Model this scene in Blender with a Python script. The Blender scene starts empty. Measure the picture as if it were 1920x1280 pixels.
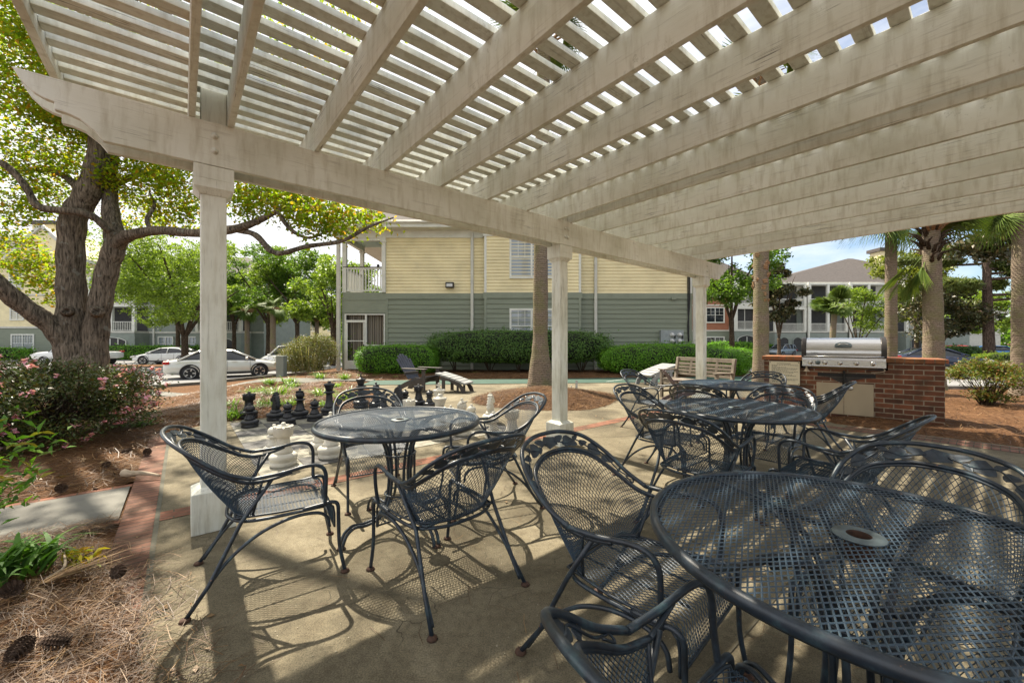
import bpy, math, random
import numpy as np
from mathutils import Vector, Matrix
R = math.radians
random.seed(11)
rng = np.random.default_rng(11)
SC = bpy.context.scene
COL = SC.collection
F, V0, H = 747.0, 640.0, 1.25          # focal length in photo pixels, horizon row, eye height

def G(u, v, z=0.0):                    # ground point seen at photo pixel (u, v), at height z
    y = F * (H - z) / (v - V0)
    return ((u - 960) / F * y, y)
def W(u, v, y):                        # world point at photo pixel (u, v) and depth y
    return ((u - 960) / F * y, y, H + (V0 - v) / F * y)
BX, BY = 0.7705, 0.6374                # direction of the pergola beam
O0 = (-2.049, 2.562)
def P(t, r):                           # pergola frame (t along the beam, r towards the camera) -> world
    return (O0[0] + t * BX + r * BY, O0[1] + t * BY - r * BX)
PANG = math.atan2(BY, BX)

def zg(x, y):                          # height of the terrain
    dx = max(-5.2 - x, 0, x - 10); dy = max(-12 - y, 0, y - 13)
    d1 = math.hypot(dx, dy)
    dx = max(-7.7 - x, 0, x - 9.5); dy = max(14 - y, 0, y - 34)
    d = min(d1, math.hypot(dx, dy))
    s = min(max((d - 0.3) / 3.6, 0), 1)
    far = max(0, min((math.hypot(x, y) - 30) / 30, 1))
    return -0.58 * s * s * (3 - 2 * s) - 0.2 * far

# ---------------------------------------------------------------- mesh helpers
class MB:
    def __init__(s): s.v = []; s.f = []; s.sm = []; s.mi = []; s.cur = 0
    def add(s, vs, fs, smooth=False):
        n = len(s.v); s.v.extend([tuple(p) for p in vs])
        for f in fs:
            s.f.append(tuple(i + n for i in f)); s.sm.append(smooth); s.mi.append(s.cur)
        return s
    def box(s, x0, x1, y0, y1, z0, z1):
        return s.add([(x0,y0,z0),(x1,y0,z0),(x1,y1,z0),(x0,y1,z0),(x0,y0,z1),(x1,y0,z1),(x1,y1,z1),(x0,y1,z1)],
                     [(0,3,2,1),(4,5,6,7),(0,1,5,4),(1,2,6,5),(2,3,7,6),(3,0,4,7)])
    def obox(s, c, size, M=None):
        hx, hy, hz = size[0]/2, size[1]/2, size[2]/2
        vs = [Vector(p) for p in [(-hx,-hy,-hz),(hx,-hy,-hz),(hx,hy,-hz),(-hx,hy,-hz),(-hx,-hy,hz),(hx,-hy,hz),(hx,hy,hz),(-hx,hy,hz)]]
        if M is not None: vs = [M @ p for p in vs]
        return s.add([(p.x+c[0],p.y+c[1],p.z+c[2]) for p in vs],
                     [(0,3,2,1),(4,5,6,7),(0,1,5,4),(1,2,6,5),(2,3,7,6),(3,0,4,7)])
    def bar(s, a, b, w, h, up=(0,0,1)):        # a beam of section w x h from a to b
        a, b = Vector(a), Vector(b); d = (b-a); L = d.length; d.normalize()
        u = Vector(up)
        if abs(d.dot(u)) > .98: u = Vector((1,0,0))
        x = d.cross(u).normalized(); z = x.cross(d)
        M = Matrix((x, d, z)).transposed()
        return s.obox((a+b)/2, (w, L, h), M)
    def tube(s, pts, r, n=8, cap=True, closed=False):
        pts = [Vector(p) for p in pts]; m = len(pts)
        if not isinstance(r, (list, tuple)): r = [r]*m
        T = []
        for i in range(m):
            a = pts[(i-1) % m] if (i > 0 or closed) else pts[i]
            b = pts[(i+1) % m] if (i < m-1 or closed) else pts[i]
            t = (b-a)
            T.append(t.normalized() if t.length > 1e-9 else Vector((0,0,1)))
        u = Vector((0,0,1)) if abs(T[0].z) < .9 else Vector((1,0,0))
        x = T[0].cross(u).normalized(); vs = []
        for i in range(m):
            if i: x = (x - T[i]*x.dot(T[i]));
            if x.length < 1e-6: x = T[i].orthogonal()
            x.normalize(); y = T[i].cross(x)
            for k in range(n):
                a = 2*math.pi*k/n
                vs.append(pts[i] + (x*math.cos(a) + y*math.sin(a))*r[i])
        fs = []
        for i in range(m if closed else m-1):
            j = (i+1) % m
            for k in range(n):
                l = (k+1) % n
                fs.append((i*n+k, i*n+l, j*n+l, j*n+k))
        if cap and not closed:
            fs.append(tuple(range(n))[::-1]); fs.append(tuple((m-1)*n+k for k in range(n)))
        return s.add(vs, fs, n > 4)
    def lathe(s, prof, n=20, c=(0,0,0), smooth=True, caps=True):
        vs = []; m = len(prof)
        for r_, z in prof:
            for k in range(n):
                a = 2*math.pi*k/n
                vs.append((c[0]+r_*math.cos(a), c[1]+r_*math.sin(a), c[2]+z))
        fs = [(i*n+k, i*n+(k+1)%n, (i+1)*n+(k+1)%n, (i+1)*n+k) for i in range(m-1) for k in range(n)]
        if caps:
            fs.append(tuple(range(n))[::-1]); fs.append(tuple((m-1)*n+k for k in range(n)))
        return s.add(vs, fs, smooth)
    def prism(s, poly, fn, d):                 # polygon in 2-D, fn(p, q, depth) -> 3-D
        n = len(poly)
        vs = [fn(p, q, 0) for p, q in poly] + [fn(p, q, d) for p, q in poly]
        fs = [tuple(range(n))[::-1], tuple(range(n, 2*n))] + [(i, (i+1) % n, (i+1) % n+n, i+n) for i in range(n)]
        return s.add(vs, fs)
    def build(s, name, m, parent=None, loc=None, bevel=0):
        me = bpy.data.meshes.new(name); me.from_pydata(s.v, [], s.f)
        for k in (m if isinstance(m, (list, tuple)) else [m]): me.materials.append(k)
        me.polygons.foreach_set('use_smooth', s.sm)
        me.polygons.foreach_set('material_index', s.mi)
        me.update()
        o = bpy.data.objects.new(name, me); COL.objects.link(o)
        if parent: o.parent = parent
        if loc: o.location = loc
        if bevel:
            b = o.modifiers.new('bevel', 'BEVEL'); b.width = bevel; b.segments = 2; b.limit_method = 'ANGLE'
        return o

def npmesh(name, verts, quads, m, parent=None, loc=None, smooth=False):
    me = bpy.data.meshes.new(name); nv, nf = len(verts), len(quads); k = quads.shape[1]
    me.vertices.add(nv); me.vertices.foreach_set('co', np.asarray(verts, np.float32).ravel())
    me.loops.add(nf*k); me.loops.foreach_set('vertex_index', np.asarray(quads, np.int32).ravel())
    me.polygons.add(nf); me.polygons.foreach_set('loop_start', np.arange(0, nf*k, k, dtype=np.int32))
    me.polygons.foreach_set('loop_total', np.full(nf, k, np.int32))
    if smooth: me.polygons.foreach_set('use_smooth', np.ones(nf, bool))
    me.materials.append(m); me.update(calc_edges=True); me.validate()
    o = bpy.data.objects.new(name, me); COL.objects.link(o)
    if parent: o.parent = parent
    if loc: o.location = loc
    return o

def cr(pts, n=6):                              # Catmull-Rom through 3-D points
    p = [np.array(q, float) for q in pts]; p = [2*p[0]-p[1]] + p + [2*p[-1]-p[-2]]; out = []
    for i in range(1, len(p)-2):
        for k in range(n):
            t = k/n
            out.append(.5*((2*p[i]) + (-p[i-1]+p[i+1])*t + (2*p[i-1]-5*p[i]+4*p[i+1]-p[i+2])*t*t + (-p[i-1]+3*p[i]-3*p[i+1]+p[i+2])*t**3))
    out.append(p[-2]); return [tuple(q) for q in out]

def tag(o, label=None, cat=None, group=None, kind=None):
    if label: o['label'] = label
    if cat: o['category'] = cat
    if group: o['group'] = group
    if kind: o['kind'] = kind
    return o
def thing(name, label, cat, loc=(0,0,0), rz=0, group=None):
    o = bpy.data.objects.new(name, None); COL.objects.link(o); o.empty_display_size = .1
    o.location = loc; o.rotation_euler = (0,0,rz)
    return tag(o, label, cat, group)
def dup(root, label, loc, rz, group=None):
    def cp(o, par):
        c = o.copy(); COL.objects.link(c)
        if par: c.parent = par
        for ch in list(o.children): cp(ch, c)
        return c
    c = cp(root, None); c.location = loc; c.rotation_euler = (0,0,rz); c['label'] = label
    if group: c['group'] = group
    return c

# ---------------------------------------------------------------- materials
class N:
    def __init__(s, name):
        s.m = bpy.data.materials.new(name); s.m.use_nodes = True; s.t = s.m.node_tree
        s.b = s.t.nodes['Principled BSDF']; s.out = s.t.nodes['Material Output']
        s.co = s.t.nodes.new('ShaderNodeTexCoord')
    def node(s, ty, **kw):
        n = s.t.nodes.new(ty)
        for k, v in kw.items():
            if k in n.inputs: n.inputs[k].default_value = v
            else: setattr(n, k, v)
        return n
    def link(s, a, b): s.t.links.new(a, b)
    def coords(s, sc=(1,1,1), rot=(0,0,0), space='Object'):
        mp = s.node('ShaderNodeMapping'); mp.inputs['Scale'].default_value = sc; mp.inputs['Rotation'].default_value = rot
        s.link(s.co.outputs[space], mp.inputs[0]); return mp.outputs[0]
    def noise(s, vec, scale, detail=5, rough=.55, dist=0):
        n = s.node('ShaderNodeTexNoise', Scale=scale, Detail=detail, Roughness=rough, Distortion=dist)
        s.link(vec, n.inputs['Vector']); return n.outputs[0]
    def ramp(s, fac, stops):
        n = s.node('ShaderNodeValToRGB'); e = n.color_ramp.elements
        while len(e) < len(stops): e.new(.5)
        for k, (p, c) in enumerate(stops):
            e[k].position = p; e[k].color = tuple(c) + (1,) if len(c) == 3 else c
        s.link(fac, n.inputs[0]); return n.outputs[0]
    def g(s, fac, a, b):                       # grey ramp
        return s.ramp(fac, [(a, (0,0,0)), (b, (1,1,1))])
    def mix(s, fac, a, b, mode='MIX'):
        n = s.node('ShaderNodeMix', data_type='RGBA', blend_type=mode)
        for sock, x in ((n.inputs[0], fac), (n.inputs[6], a), (n.inputs[7], b)):
            if hasattr(x, 'default_value'): s.link(x, sock)
            elif isinstance(x, tuple): sock.default_value = x + (1,)
            else: sock.default_value = x
        return n.outputs[2]
    def math(s, op, a, b=0.0):
        n = s.node('ShaderNodeMath', operation=op)
        for sock, x in ((n.inputs[0], a), (n.inputs[1], b)):
            if hasattr(x, 'default_value'): s.link(x, sock)
            else: sock.default_value = x
        return n.outputs[0]
    def bump(s, h, strength=.3, dist=.01):
        n = s.node('ShaderNodeBump', Strength=strength, Distance=dist); s.link(h, n.inputs['Height'])
        s.link(n.outputs[0], s.b.inputs['Normal'])
    def col(s, c):
        if isinstance(c, tuple): s.b.inputs['Base Color'].default_value = c + (1,)
        else: s.link(c, s.b.inputs['Base Color'])
    def set(s, rough=.6, metal=0, spec=None, coat=None):
        s.b.inputs['Roughness'].default_value = rough; s.b.inputs['Metallic'].default_value = metal
        if spec is not None: s.b.inputs['Specular IOR Level'].default_value = spec
        if coat is not None: s.b.inputs['Coat Weight'].default_value = coat
        return s.m

def simple(name, c, rough=.6, metal=0, var=.25, scale=6, bump=.1, bscale=40, sc=(1,1,1), spec=None, coat=None):
    n = N(name); v = n.coords(sc); f = n.noise(v, scale)
    d = tuple(x*(1-var) for x in c); e = tuple(min(1, x*(1+var*.6)) for x in c)
    n.col(n.ramp(f, [(.3, d), (.55, c), (.75, e)]))
    if bump: n.bump(n.noise(v, bscale, 4), bump, .004)
    return n.set(rough, metal, spec, coat)

def paint_wood(name, ax):                      # old white paint on timber: ax = grain axis
    n = N(name); s = [9, 9, 9]; s[ax] = .55
    st = [8, 8, 8]; st[2] = 1.3           # stains run down
    gr = n.noise(n.coords(tuple(s)), 5, 6, .65)
    big = n.noise(n.coords((1,1,1)), 1.7, 5, .6)
    run = n.noise(n.coords(tuple(st)), 2.6, 5, .6)
    c = n.ramp(big, [(.3, (.59,.59,.50)), (.5, (.73,.735,.66)), (.7, (.81,.82,.765))])
    c = n.mix(n.math('MULTIPLY', n.g(run, .48, .74), .5), c, (.37,.33,.22))
    c = n.mix(n.math('MULTIPLY', n.g(gr, .56, .72), .5), c, (.30,.28,.23))
    s2 = [62, 62, 62]; s2[ax] = 1.15
    cr_ = n.noise(n.coords(tuple(s2)), 2.2, 3, .6)
    spot = n.noise(n.coords((1,1,1)), 1.9, 4, .6)
    crack = n.math('MULTIPLY', n.g(cr_, .60, .645), n.g(spot, .52, .62))
    c = n.mix(n.math('MULTIPLY', crack, .8), c, (.085,.075,.062))
    mil = n.noise(n.coords((1,1,1)), 22, 5, .7)
    c = n.mix(n.math('MULTIPLY', n.math('MULTIPLY', n.g(mil, .56, .72), n.g(big, .62, .36)), .55), c, (.20,.20,.13))
    n.col(c)
    n.bump(n.math('SUBTRACT', gr, crack), .35, .004)
    return n.set(.72, 0, .25)

def leafmat(name, stops, trans=.35, rough=.5):
    n = N(name); ge = n.node('ShaderNodeNewGeometry')
    k = len(stops)
    c = n.ramp(ge.outputs['Random Per Island'], [(i/max(1, k-1), s) for i, s in enumerate(stops)])
    n.col(c); n.set(rough, 0, .2 if 'palm' in name else .35)
    tr = n.node('ShaderNodeBsdfTranslucent'); n.link(n.mix(1.0, c, (1.25,1.3,.7), 'MULTIPLY'), tr.inputs[0])
    mx = n.node('ShaderNodeMixShader'); mx.inputs[0].default_value = trans
    n.link(n.b.outputs[0], mx.inputs[1]); n.link(tr.outputs[0], mx.inputs[2]); n.link(mx.outputs[0], n.out.inputs[0])
    return n.m

def brickmat(name, c1, c2, mortar, scale, bw, bh, off=.5, msize=.02, rot=(0,0,0), sc=(1,1,1), stain=True):
    n = N(name); v = n.coords(sc, rot)
    b = n.node('ShaderNodeTexBrick'); b.offset = off; n.link(v, b.inputs['Vector'])
    b.inputs['Color1'].default_value = c1+(1,); b.inputs['Color2'].default_value = c2+(1,); b.inputs['Mortar'].default_value = mortar+(1,)
    b.inputs['Scale'].default_value = scale; b.inputs['Mortar Size'].default_value = msize
    b.inputs['Brick Width'].default_value = bw; b.inputs['Row Height'].default_value = bh; b.inputs['Bias'].default_value = -.1
    f = n.noise(n.coords(), 9, 5, .65); c = n.mix(.55, b.outputs[0], n.ramp(f, [(.3,(.45,.42,.40)),(.7,(1.25,1.15,1.05))]), 'MULTIPLY')
    if stain: c = n.mix(n.math('MULTIPLY', n.g(n.noise(n.coords(), 3.2, 5), .46, .68), .7), c, (.045,.036,.024))
    n.col(c); n.bump(n.math('ADD', n.math('MULTIPLY', b.outputs[1], -1.0), n.math('MULTIPLY', n.noise(n.coords(), 60, 3), .35)), .5, .006)
    return n.set(.88, 0, .2)

M = {}
M['wx'] = paint_wood('weathered_white_paint_along', 0)
M['wy'] = paint_wood('weathered_white_paint_across', 1)
M['wz'] = paint_wood('weathered_white_paint_upright', 2)

def concrete():
    n = N('patio_concrete'); v = n.coords()
    a = n.noise(v, 1.1, 6, .62, .6); b = n.noise(v, 6, 6, .65); c_ = n.noise(v, 160, 3, .7); d = n.noise(v, 420, 2, .7)
    c = n.ramp(a, [(.30, (.076,.065,.044)), (.48, (.158,.136,.092)), (.66, (.238,.208,.145))])
    c = n.mix(n.math('MULTIPLY', n.g(b, .48, .72), .6), c, (.105,.085,.055)); e_ = n.noise(v, 28, 5, .7); c = n.mix(.6, c, n.ramp(e_, [(.32,(.62,.61,.58)),(.5,(1,1,1)),(.66,(1.22,1.2,1.15))]), 'MULTIPLY')
    c = n.mix(.55, c, n.ramp(c_, [(.38, (.40,.39,.37)), (.5,(.9,.9,.9)), (.62, (1.4,1.38,1.34))]), 'MULTIPLY')
    c = n.mix(n.g(d, .68, .76), c, (.44,.42,.36))
    vo = n.node('ShaderNodeTexVoronoi', feature='DISTANCE_TO_EDGE', Scale=.75); wv = n.node('ShaderNodeVectorMath', operation='ADD'); nz = n.node('ShaderNodeTexNoise', Scale=2.5, Detail=4.0)
    n.link(v, nz.inputs[0]); n.link(v, wv.inputs[0]); n.link(nz.outputs[1], wv.inputs[1]); n.link(wv.outputs[0], vo.inputs['Vector'])
    ck = n.math('MULTIPLY', n.math('LESS_THAN', vo.outputs[0], .0035), n.g(a, .48, .56)); c = n.mix(n.math('MULTIPLY', ck, .7), c, (.045,.038,.028))
    n.col(c); n.bump(n.math('ADD', n.math('MULTIPLY', c_, .6), n.math('MULTIPLY', b, .5)), .35, .004)
    return n.set(.9, 0, .2)
M['concrete'] = concrete()
M['path'] = simple('pale_path_concrete', (.145,.14,.12), .9, 0, .5, 2.2, .3, 120)
M['straw'] = None
def straw():
    n = N('pine_straw_ground'); v = n.coords()
    w = n.noise(v, 2.2, 4, .6); s1 = n.noise(n.coords((90, 14, 30), (0,0,.6)), 1, 4, .7); s2 = n.noise(n.coords((12, 80, 30), (0,0,.3)), 1, 4, .7)
    f = n.math('MULTIPLY', n.math('ADD', s1, s2), .5)
    c = n.ramp(f, [(.34, (.030,.015,.008)), (.47, (.105,.052,.025)), (.58, (.22,.12,.06)), (.70, (.34,.22,.125))])
    c = n.mix(n.math('MULTIPLY', n.g(w, .45, .7), .5), c, (.075,.042,.024))
    n.col(c); n.bump(f, .9, .03)
    return n.set(.95, 0, .1)
M['straw'] = straw()
M['brickband'] = brickmat('brick_edging', (.225,.115,.082), (.145,.08,.062), (.075,.064,.05), 1, .40, .068, 0, .005, (0,0,0), (1,1,1), True)
M['brickrow'] = brickmat('brick_strip', (.28,.125,.08), (.18,.085,.06), (.10,.085,.06), 1, .205, .092, .5, .005)
M['brickwall'] = brickmat('red_brick', (.225,.090,.050), (.085,.044,.032), (.31,.265,.20), 1, .215, .075, .5, .0075, (R(90),0,0))
M['brickcap'] = brickmat('mossy_brick_cap', (.32,.115,.06), (.26,.13,.055), (.17,.14,.10), 1, .105, .9, 0, .006)

def asphalt():
    n = N('worn_asphalt'); v = n.coords(); a = n.noise(v, .35, 6, .6); b = n.noise(v, 90, 2)
    c = n.ramp(a, [(.3, (.16,.16,.165)), (.7, (.26,.255,.245))]); c = n.mix(.5, c, n.ramp(b, [(.3,(.7,.7,.7)),(.7,(1.2,1.2,1.2))]), 'MULTIPLY')
    n.col(c); n.bump(b, .2, .005); return n.set(.9, 0, .2)
M['asphalt'] = asphalt()

def metal_paint():
    n = N('blue_black_wrought_iron'); v = n.coords(); a = n.noise(v, 14, 5, .65); b = n.noise(v, 45, 4, .7)
    c = n.ramp(a, [(.33, (.006,.010,.016)), (.55, (.016,.028,.043)), (.72, (.042,.085,.10)), (.8, (.10,.145,.15))])
    c = n.mix(n.g(b, .66, .73), c, (.19,.085,.035))
    n.col(c); n.bump(b, .15, .002); return n.set(.42, 0, .55, .15)
M['iron'] = metal_paint()
def mesh_paint():
    n = N('blue_grey_mesh_paint'); v = n.coords(); a = n.noise(v, 5, 5, .65)
    c = n.ramp(a, [(.35, (.018,.034,.055)), (.6, (.032,.059,.090)), (.78, (.075,.130,.15))])
    n.col(c); return n.set(.45, 0, .5, .1)
M['mesh'] = mesh_paint()
M['rust'] = simple('rust_and_hole_shade', (.075,.038,.024), .85, 0, .5, 60)
M['hub'] = simple('worn_hub_plate', (.10,.13,.14), .5, 0, .4, 20)
M['tile_dark'] = simple('dark_stone_tile', (.085,.083,.08), .85, 0, .55, 9, .3, 90)
M['tile_light'] = simple('pale_stone_tile', (.27,.255,.205), .85, 0, .45, 8, .3, 90)
M['black_plastic'] = simple('black_weathered_plastic', (.016,.017,.021), .42, 0, .4, 12, .08, 30, (1,1,1), .5)
M['white_plastic'] = simple('aged_white_plastic', (.60,.575,.50), .5, 0, .18, 7, .05, 30)
M['yellow'] = simple('yellow_lap_siding', (.77,.67,.41), .75, 0, .16, 2, .06, 60, (.5,1,.6))
M['green'] = simple('grey_green_lap_siding', (.215,.24,.18), .75, 0, .18, 2, .06, 60, (.3,1,6))
M['orange'] = simple('terracotta_siding', (.33,.135,.075), .75, 0, .12, 2)
M['trim'] = simple('white_trim', (.66,.66,.60), .6, 0, .12, 3)
M['trimgreen'] = simple('green_trim', (.225,.25,.19), .7, 0, .1, 3)
M['trimgrey'] = simple('grey_white_trim', (.54,.53,.47), .7, 0, .12, 3)
M['greywall'] = simple('grey_green_stucco', (.235,.265,.235), .8, 0, .12, 2)
M['ceil'] = simple('pale_blue_ceiling', (.42,.56,.56), .7, 0, .06, 3)
M['darkglass'] = simple('dark_window_glass', (.018,.022,.026), .08, 0, .3, 3, 0, 1, (1,1,1), .6)
M['screen'] = simple('dark_porch_screen', (.028,.028,.028), .6, 0, .3, 3)
def blinds():
    n = N('window_with_blinds'); w = n.node('ShaderNodeTexWave', Scale=13.0, bands_direction='Z'); n.link(n.coords(), w.inputs['Vector'])
    n.col(n.ramp(w.outputs[0], [(.2,(.10,.13,.15)),(.6,(.36,.40,.43))])); return n.set(.06, 0, .8, .6)
M['blinds'] = blinds()
def curtain():
    n = N('taupe_curtain'); w = n.node('ShaderNodeTexWave', Scale=3.2, Distortion=2.0); n.link(n.coords((1,1,.12)), w.inputs['Vector'])
    n.col(n.ramp(w.outputs[0], [(.1,(.10,.085,.065)),(.8,(.26,.225,.18))])); return n.set(.8)
M['curtain'] = curtain()
def shingle(name, c):
    n = N(name); v = n.coords((1,1,4)); b = n.noise(v, 3, 4); d = n.noise(v, 30, 3)
    n.col(n.mix(.5, n.ramp(b, [(.3,tuple(x*.75 for x in c)),(.7,tuple(x*1.25 for x in c))]), n.ramp(d,[(.3,(.7,.7,.7)),(.7,(1.2,1.2,1.2))]), 'MULTIPLY')); return n.set(.92)
M['roof'] = shingle('grey_brown_shingles', (.085,.073,.068))
def bark(name, c, sc, bs=1.0):
    n = N(name); v = n.coords(sc); a = n.noise(v, 4, 6, .7, .4); b = n.noise(n.coords(), 1.4, 4)
    c2 = n.ramp(a, [(.36, tuple(x*.16 for x in c)), (.5, tuple(x*.8 for x in c)), (.68, tuple(x*1.6 for x in c))])
    c2 = n.mix(n.math('MULTIPLY', n.g(b, .5, .72), .55), c2, tuple(x*.3 for x in c))
    lich = n.g(n.noise(n.coords(), 5.5, 4, .6), .62, .68)
    if name.startswith('furrowed'): c2 = n.mix(n.math('MULTIPLY', lich, .55), c2, (.34,.35,.30))
    n.col(c2); n.bump(a, bs, .09); return n.set(.95, 0, .1)
M['oakbark'] = bark('furrowed_oak_bark', (.245,.20,.152), (6.5,6.5,.85), 1.0)
M['twig'] = bark('brown_twig_bark', (.11,.08,.055), (8,8,2))
M['pinebark'] = bark('pine_bark', (.13,.095,.075), (4,4,1.2))
def palmbark(name, c, moss):
    n = N(name); v = n.coords(); w = n.node('ShaderNodeTexWave', Scale=5.5, Distortion=5.0, Detail=4.0, bands_direction='Z'); n.link(v, w.inputs['Vector'])
    w.inputs['Detail Scale'].default_value = 3
    a = n.noise(n.coords((10,10,9)), 3, 6, .75)
    f = n.math('ADD', n.math('MULTIPLY', w.outputs[1], .22), n.math('MULTIPLY', a, .78))
    c2 = n.ramp(f, [(.25, tuple(x*.35 for x in c)), (.5, c), (.75, tuple(x*1.45 for x in c))])
    c2 = n.mix(n.math('MULTIPLY', n.g(n.noise(v, 2.2, 4), .45, .65), moss), c2, (.16,.17,.06))
    n.col(c2); n.bump(f, .9, .03); return n.set(.95, 0, .1)
M['palmbark'] = palmbark('ringed_palm_bark', (.20,.158,.118), .5)
M['palmboot'] = palmbark('peeling_palm_bark', (.30,.185,.105), .2)
M['oakleaf'] = leafmat('spring_oak_leaves', [(.14,.23,.014),(.18,.31,.016),(.27,.36,.018),(.37,.38,.02),(.17,.26,.015),(.48,.25,.025),(.27,.35,.018),(.19,.29,.015)], .6)
M['limeleaf'] = leafmat('lime_green_leaves', [(.12,.19,.024),(.18,.27,.034),(.25,.33,.045),(.15,.22,.03),(.085,.14,.022)], .5)
M['midleaf'] = leafmat('mid_green_leaves', [(.06,.12,.016),(.09,.17,.022),(.13,.22,.028),(.07,.13,.018)], .5)
M['magleaf'] = leafmat('magnolia_leaves', [(.028,.042,.016),(.055,.065,.025),(.13,.10,.045),(.04,.055,.02)], .15, .3)
M['boxleaf'] = leafmat('clipped_hedge_leaves', [(.085,.21,.016),(.13,.31,.022),(.21,.42,.032),(.10,.25,.018),(.06,.15,.014)], .4)
M['darkhedge'] = leafmat('dark_hedge_leaves', [(.05,.12,.022),(.08,.17,.028),(.12,.22,.036),(.035,.085,.018)], .25)
M['azalea'] = leafmat('azalea_leaves', [(.035,.060,.018),(.055,.085,.022),(.09,.12,.028),(.13,.085,.03),(.045,.07,.02),(.11,.14,.035)], .25, .4)
M['pink'] = leafmat('pink_petals', [(.70,.27,.36),(.74,.42,.50),(.66,.18,.24),(.78,.55,.60)], .3)
M['lily'] = leafmat('daylily_blades', [(.10,.20,.022),(.16,.28,.03),(.22,.34,.045)], .4, .4)
M['lilydark'] = leafmat('broad_green_blades', [(.05,.13,.018),(.08,.19,.025),(.12,.24,.035)], .3, .6)
M['grassy'] = leafmat('straw_green_blades', [(.14,.16,.05),(.20,.20,.08),(.26,.22,.12),(.10,.13,.035)], .35)
M['nandina'] = leafmat('nandina_leaves', [(.06,.17,.018),(.10,.24,.022),(.16,.30,.028),(.05,.14,.016),(.30,.22,.03)], .4, .65)
M['gold'] = leafmat('golden_leaflets', [(.55,.30,.02),(.48,.42,.03),(.30,.40,.03)], .4)
M['palmleaf'] = leafmat('palm_leaflets', [(.05,.095,.018),(.085,.135,.022),(.13,.18,.03)], .15, .6)
M['drypalm'] = leafmat('dry_palm_fibre', [(.20,.13,.07),(.30,.20,.11),(.14,.09,.05)], .15)
M['needles'] = leafmat('pine_needles', [(.07,.11,.025),(.11,.15,.035),(.17,.19,.05)], .3)
M['fallen'] = leafmat('fallen_pine_needles', [(.028,.012,.005),(.10,.046,.017),(.19,.095,.036),(.30,.18,.075),(.040,.018,.008),(.14,.068,.025),(.055,.025,.010),(.078,.036,.014),(.045,.02,.008)], .1)
M['litter'] = leafmat('dry_leaf_litter', [(.22,.13,.055),(.30,.20,.10),(.16,.08,.04),(.36,.27,.17)], .15)
M['core'] = simple('shaded_hedge_core', (.012,.018,.007), .95)
M['cone'] = simple('pine_cone_scales', (.10,.062,.04), .9, 0, .5, 40)
M['drywood'] = simple('bleached_palm_stalk', (.44,.35,.25), .85, 0, .4, 8, .2, 40, (1,6,6))
def steel():
    n = N('brushed_steel'); a = n.noise(n.coords((1,60,60)), 6, 3); n.col(n.ramp(a, [(.3,(.50,.49,.47)),(.7,(.66,.65,.63))])); n.bump(a, .05, .001)
    return n.set(.26, 1.0)
M['steel'] = steel()
M['steeldark'] = simple('dark_grill_end', (.05,.045,.042), .5, .6, .3, 9)
M['greasy'] = simple('greasy_drip_pan', (.30,.19,.08), .5, .5, .5, 6)
M['black'] = simple('soot_and_shade_black', (.012,.011,.010), .7)
M['door'] = simple('tan_cabinet_steel', (.40,.33,.225), .55, .25, .14, 2.4, .05, 20, (1,1,.3))
M['sign'] = simple('cream_sign_board', (.66,.60,.44), .6, 0, .08, 5)
M['ink'] = simple('black_ink', (.03,.03,.03), .7)
M['adir'] = simple('dark_slate_lumber', (.050,.056,.075), .6, 0, .35, 6, .15, 30, (1,1,1))
M['adirfr'] = simple('dark_brown_lumber', (.055,.045,.038), .65, 0, .35, 6)
M['adirgrey'] = simple('pale_grey_lumber', (.27,.275,.27), .7, 0, .2, 5)
M['plum'] = simple('plum_brown_lumber', (.13,.095,.105), .7, 0, .3, 6)
M['teak'] = simple('silvered_teak', (.21,.175,.135), .85, 0, .35, 7, .25, 40, (1,1,1))
M['court'] = simple('green_court_surface', (.028,.074,.052), .85, 0, .3, 3)
M['grey_box'] = simple('grey_meter_steel', (.30,.33,.33), .5, .2, .15, 6)
M['cable'] = simple('black_cable', (.012,.012,.013), .6)
def carpaint(name, c, metal=.5): return simple(name, c, .28, metal, .06, 2, 0, 1, (1,1,1), .5, .8)
M['silver'] = carpaint('silver_car_paint', (.60,.60,.55), .3); M['white'] = carpaint('white_car_paint', (.66,.67,.66), 0)
M['bluegrey'] = carpaint('blue_grey_car_paint', (.24,.29,.34)); M['navy'] = carpaint('navy_car_paint', (.014,.024,.06), .3); M['blue'] = carpaint('bright_blue_car_paint', (.02,.14,.42), .2)
M['tyre'] = simple('black_tyre', (.018,.018,.019), .85); M['rim'] = simple('alloy_rim', (.50,.50,.49), .3, .9)
M['redlamp'] = simple('red_lamp_lens', (.45,.02,.02), .2); M['clearlamp'] = simple('clear_lamp_lens', (.6,.6,.58), .1)
M['darktrim'] = simple('black_plastic_trim', (.02,.02,.02), .6)
SUN_E, SKY_S, EXPO = 5.0, .072, 1.3
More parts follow.
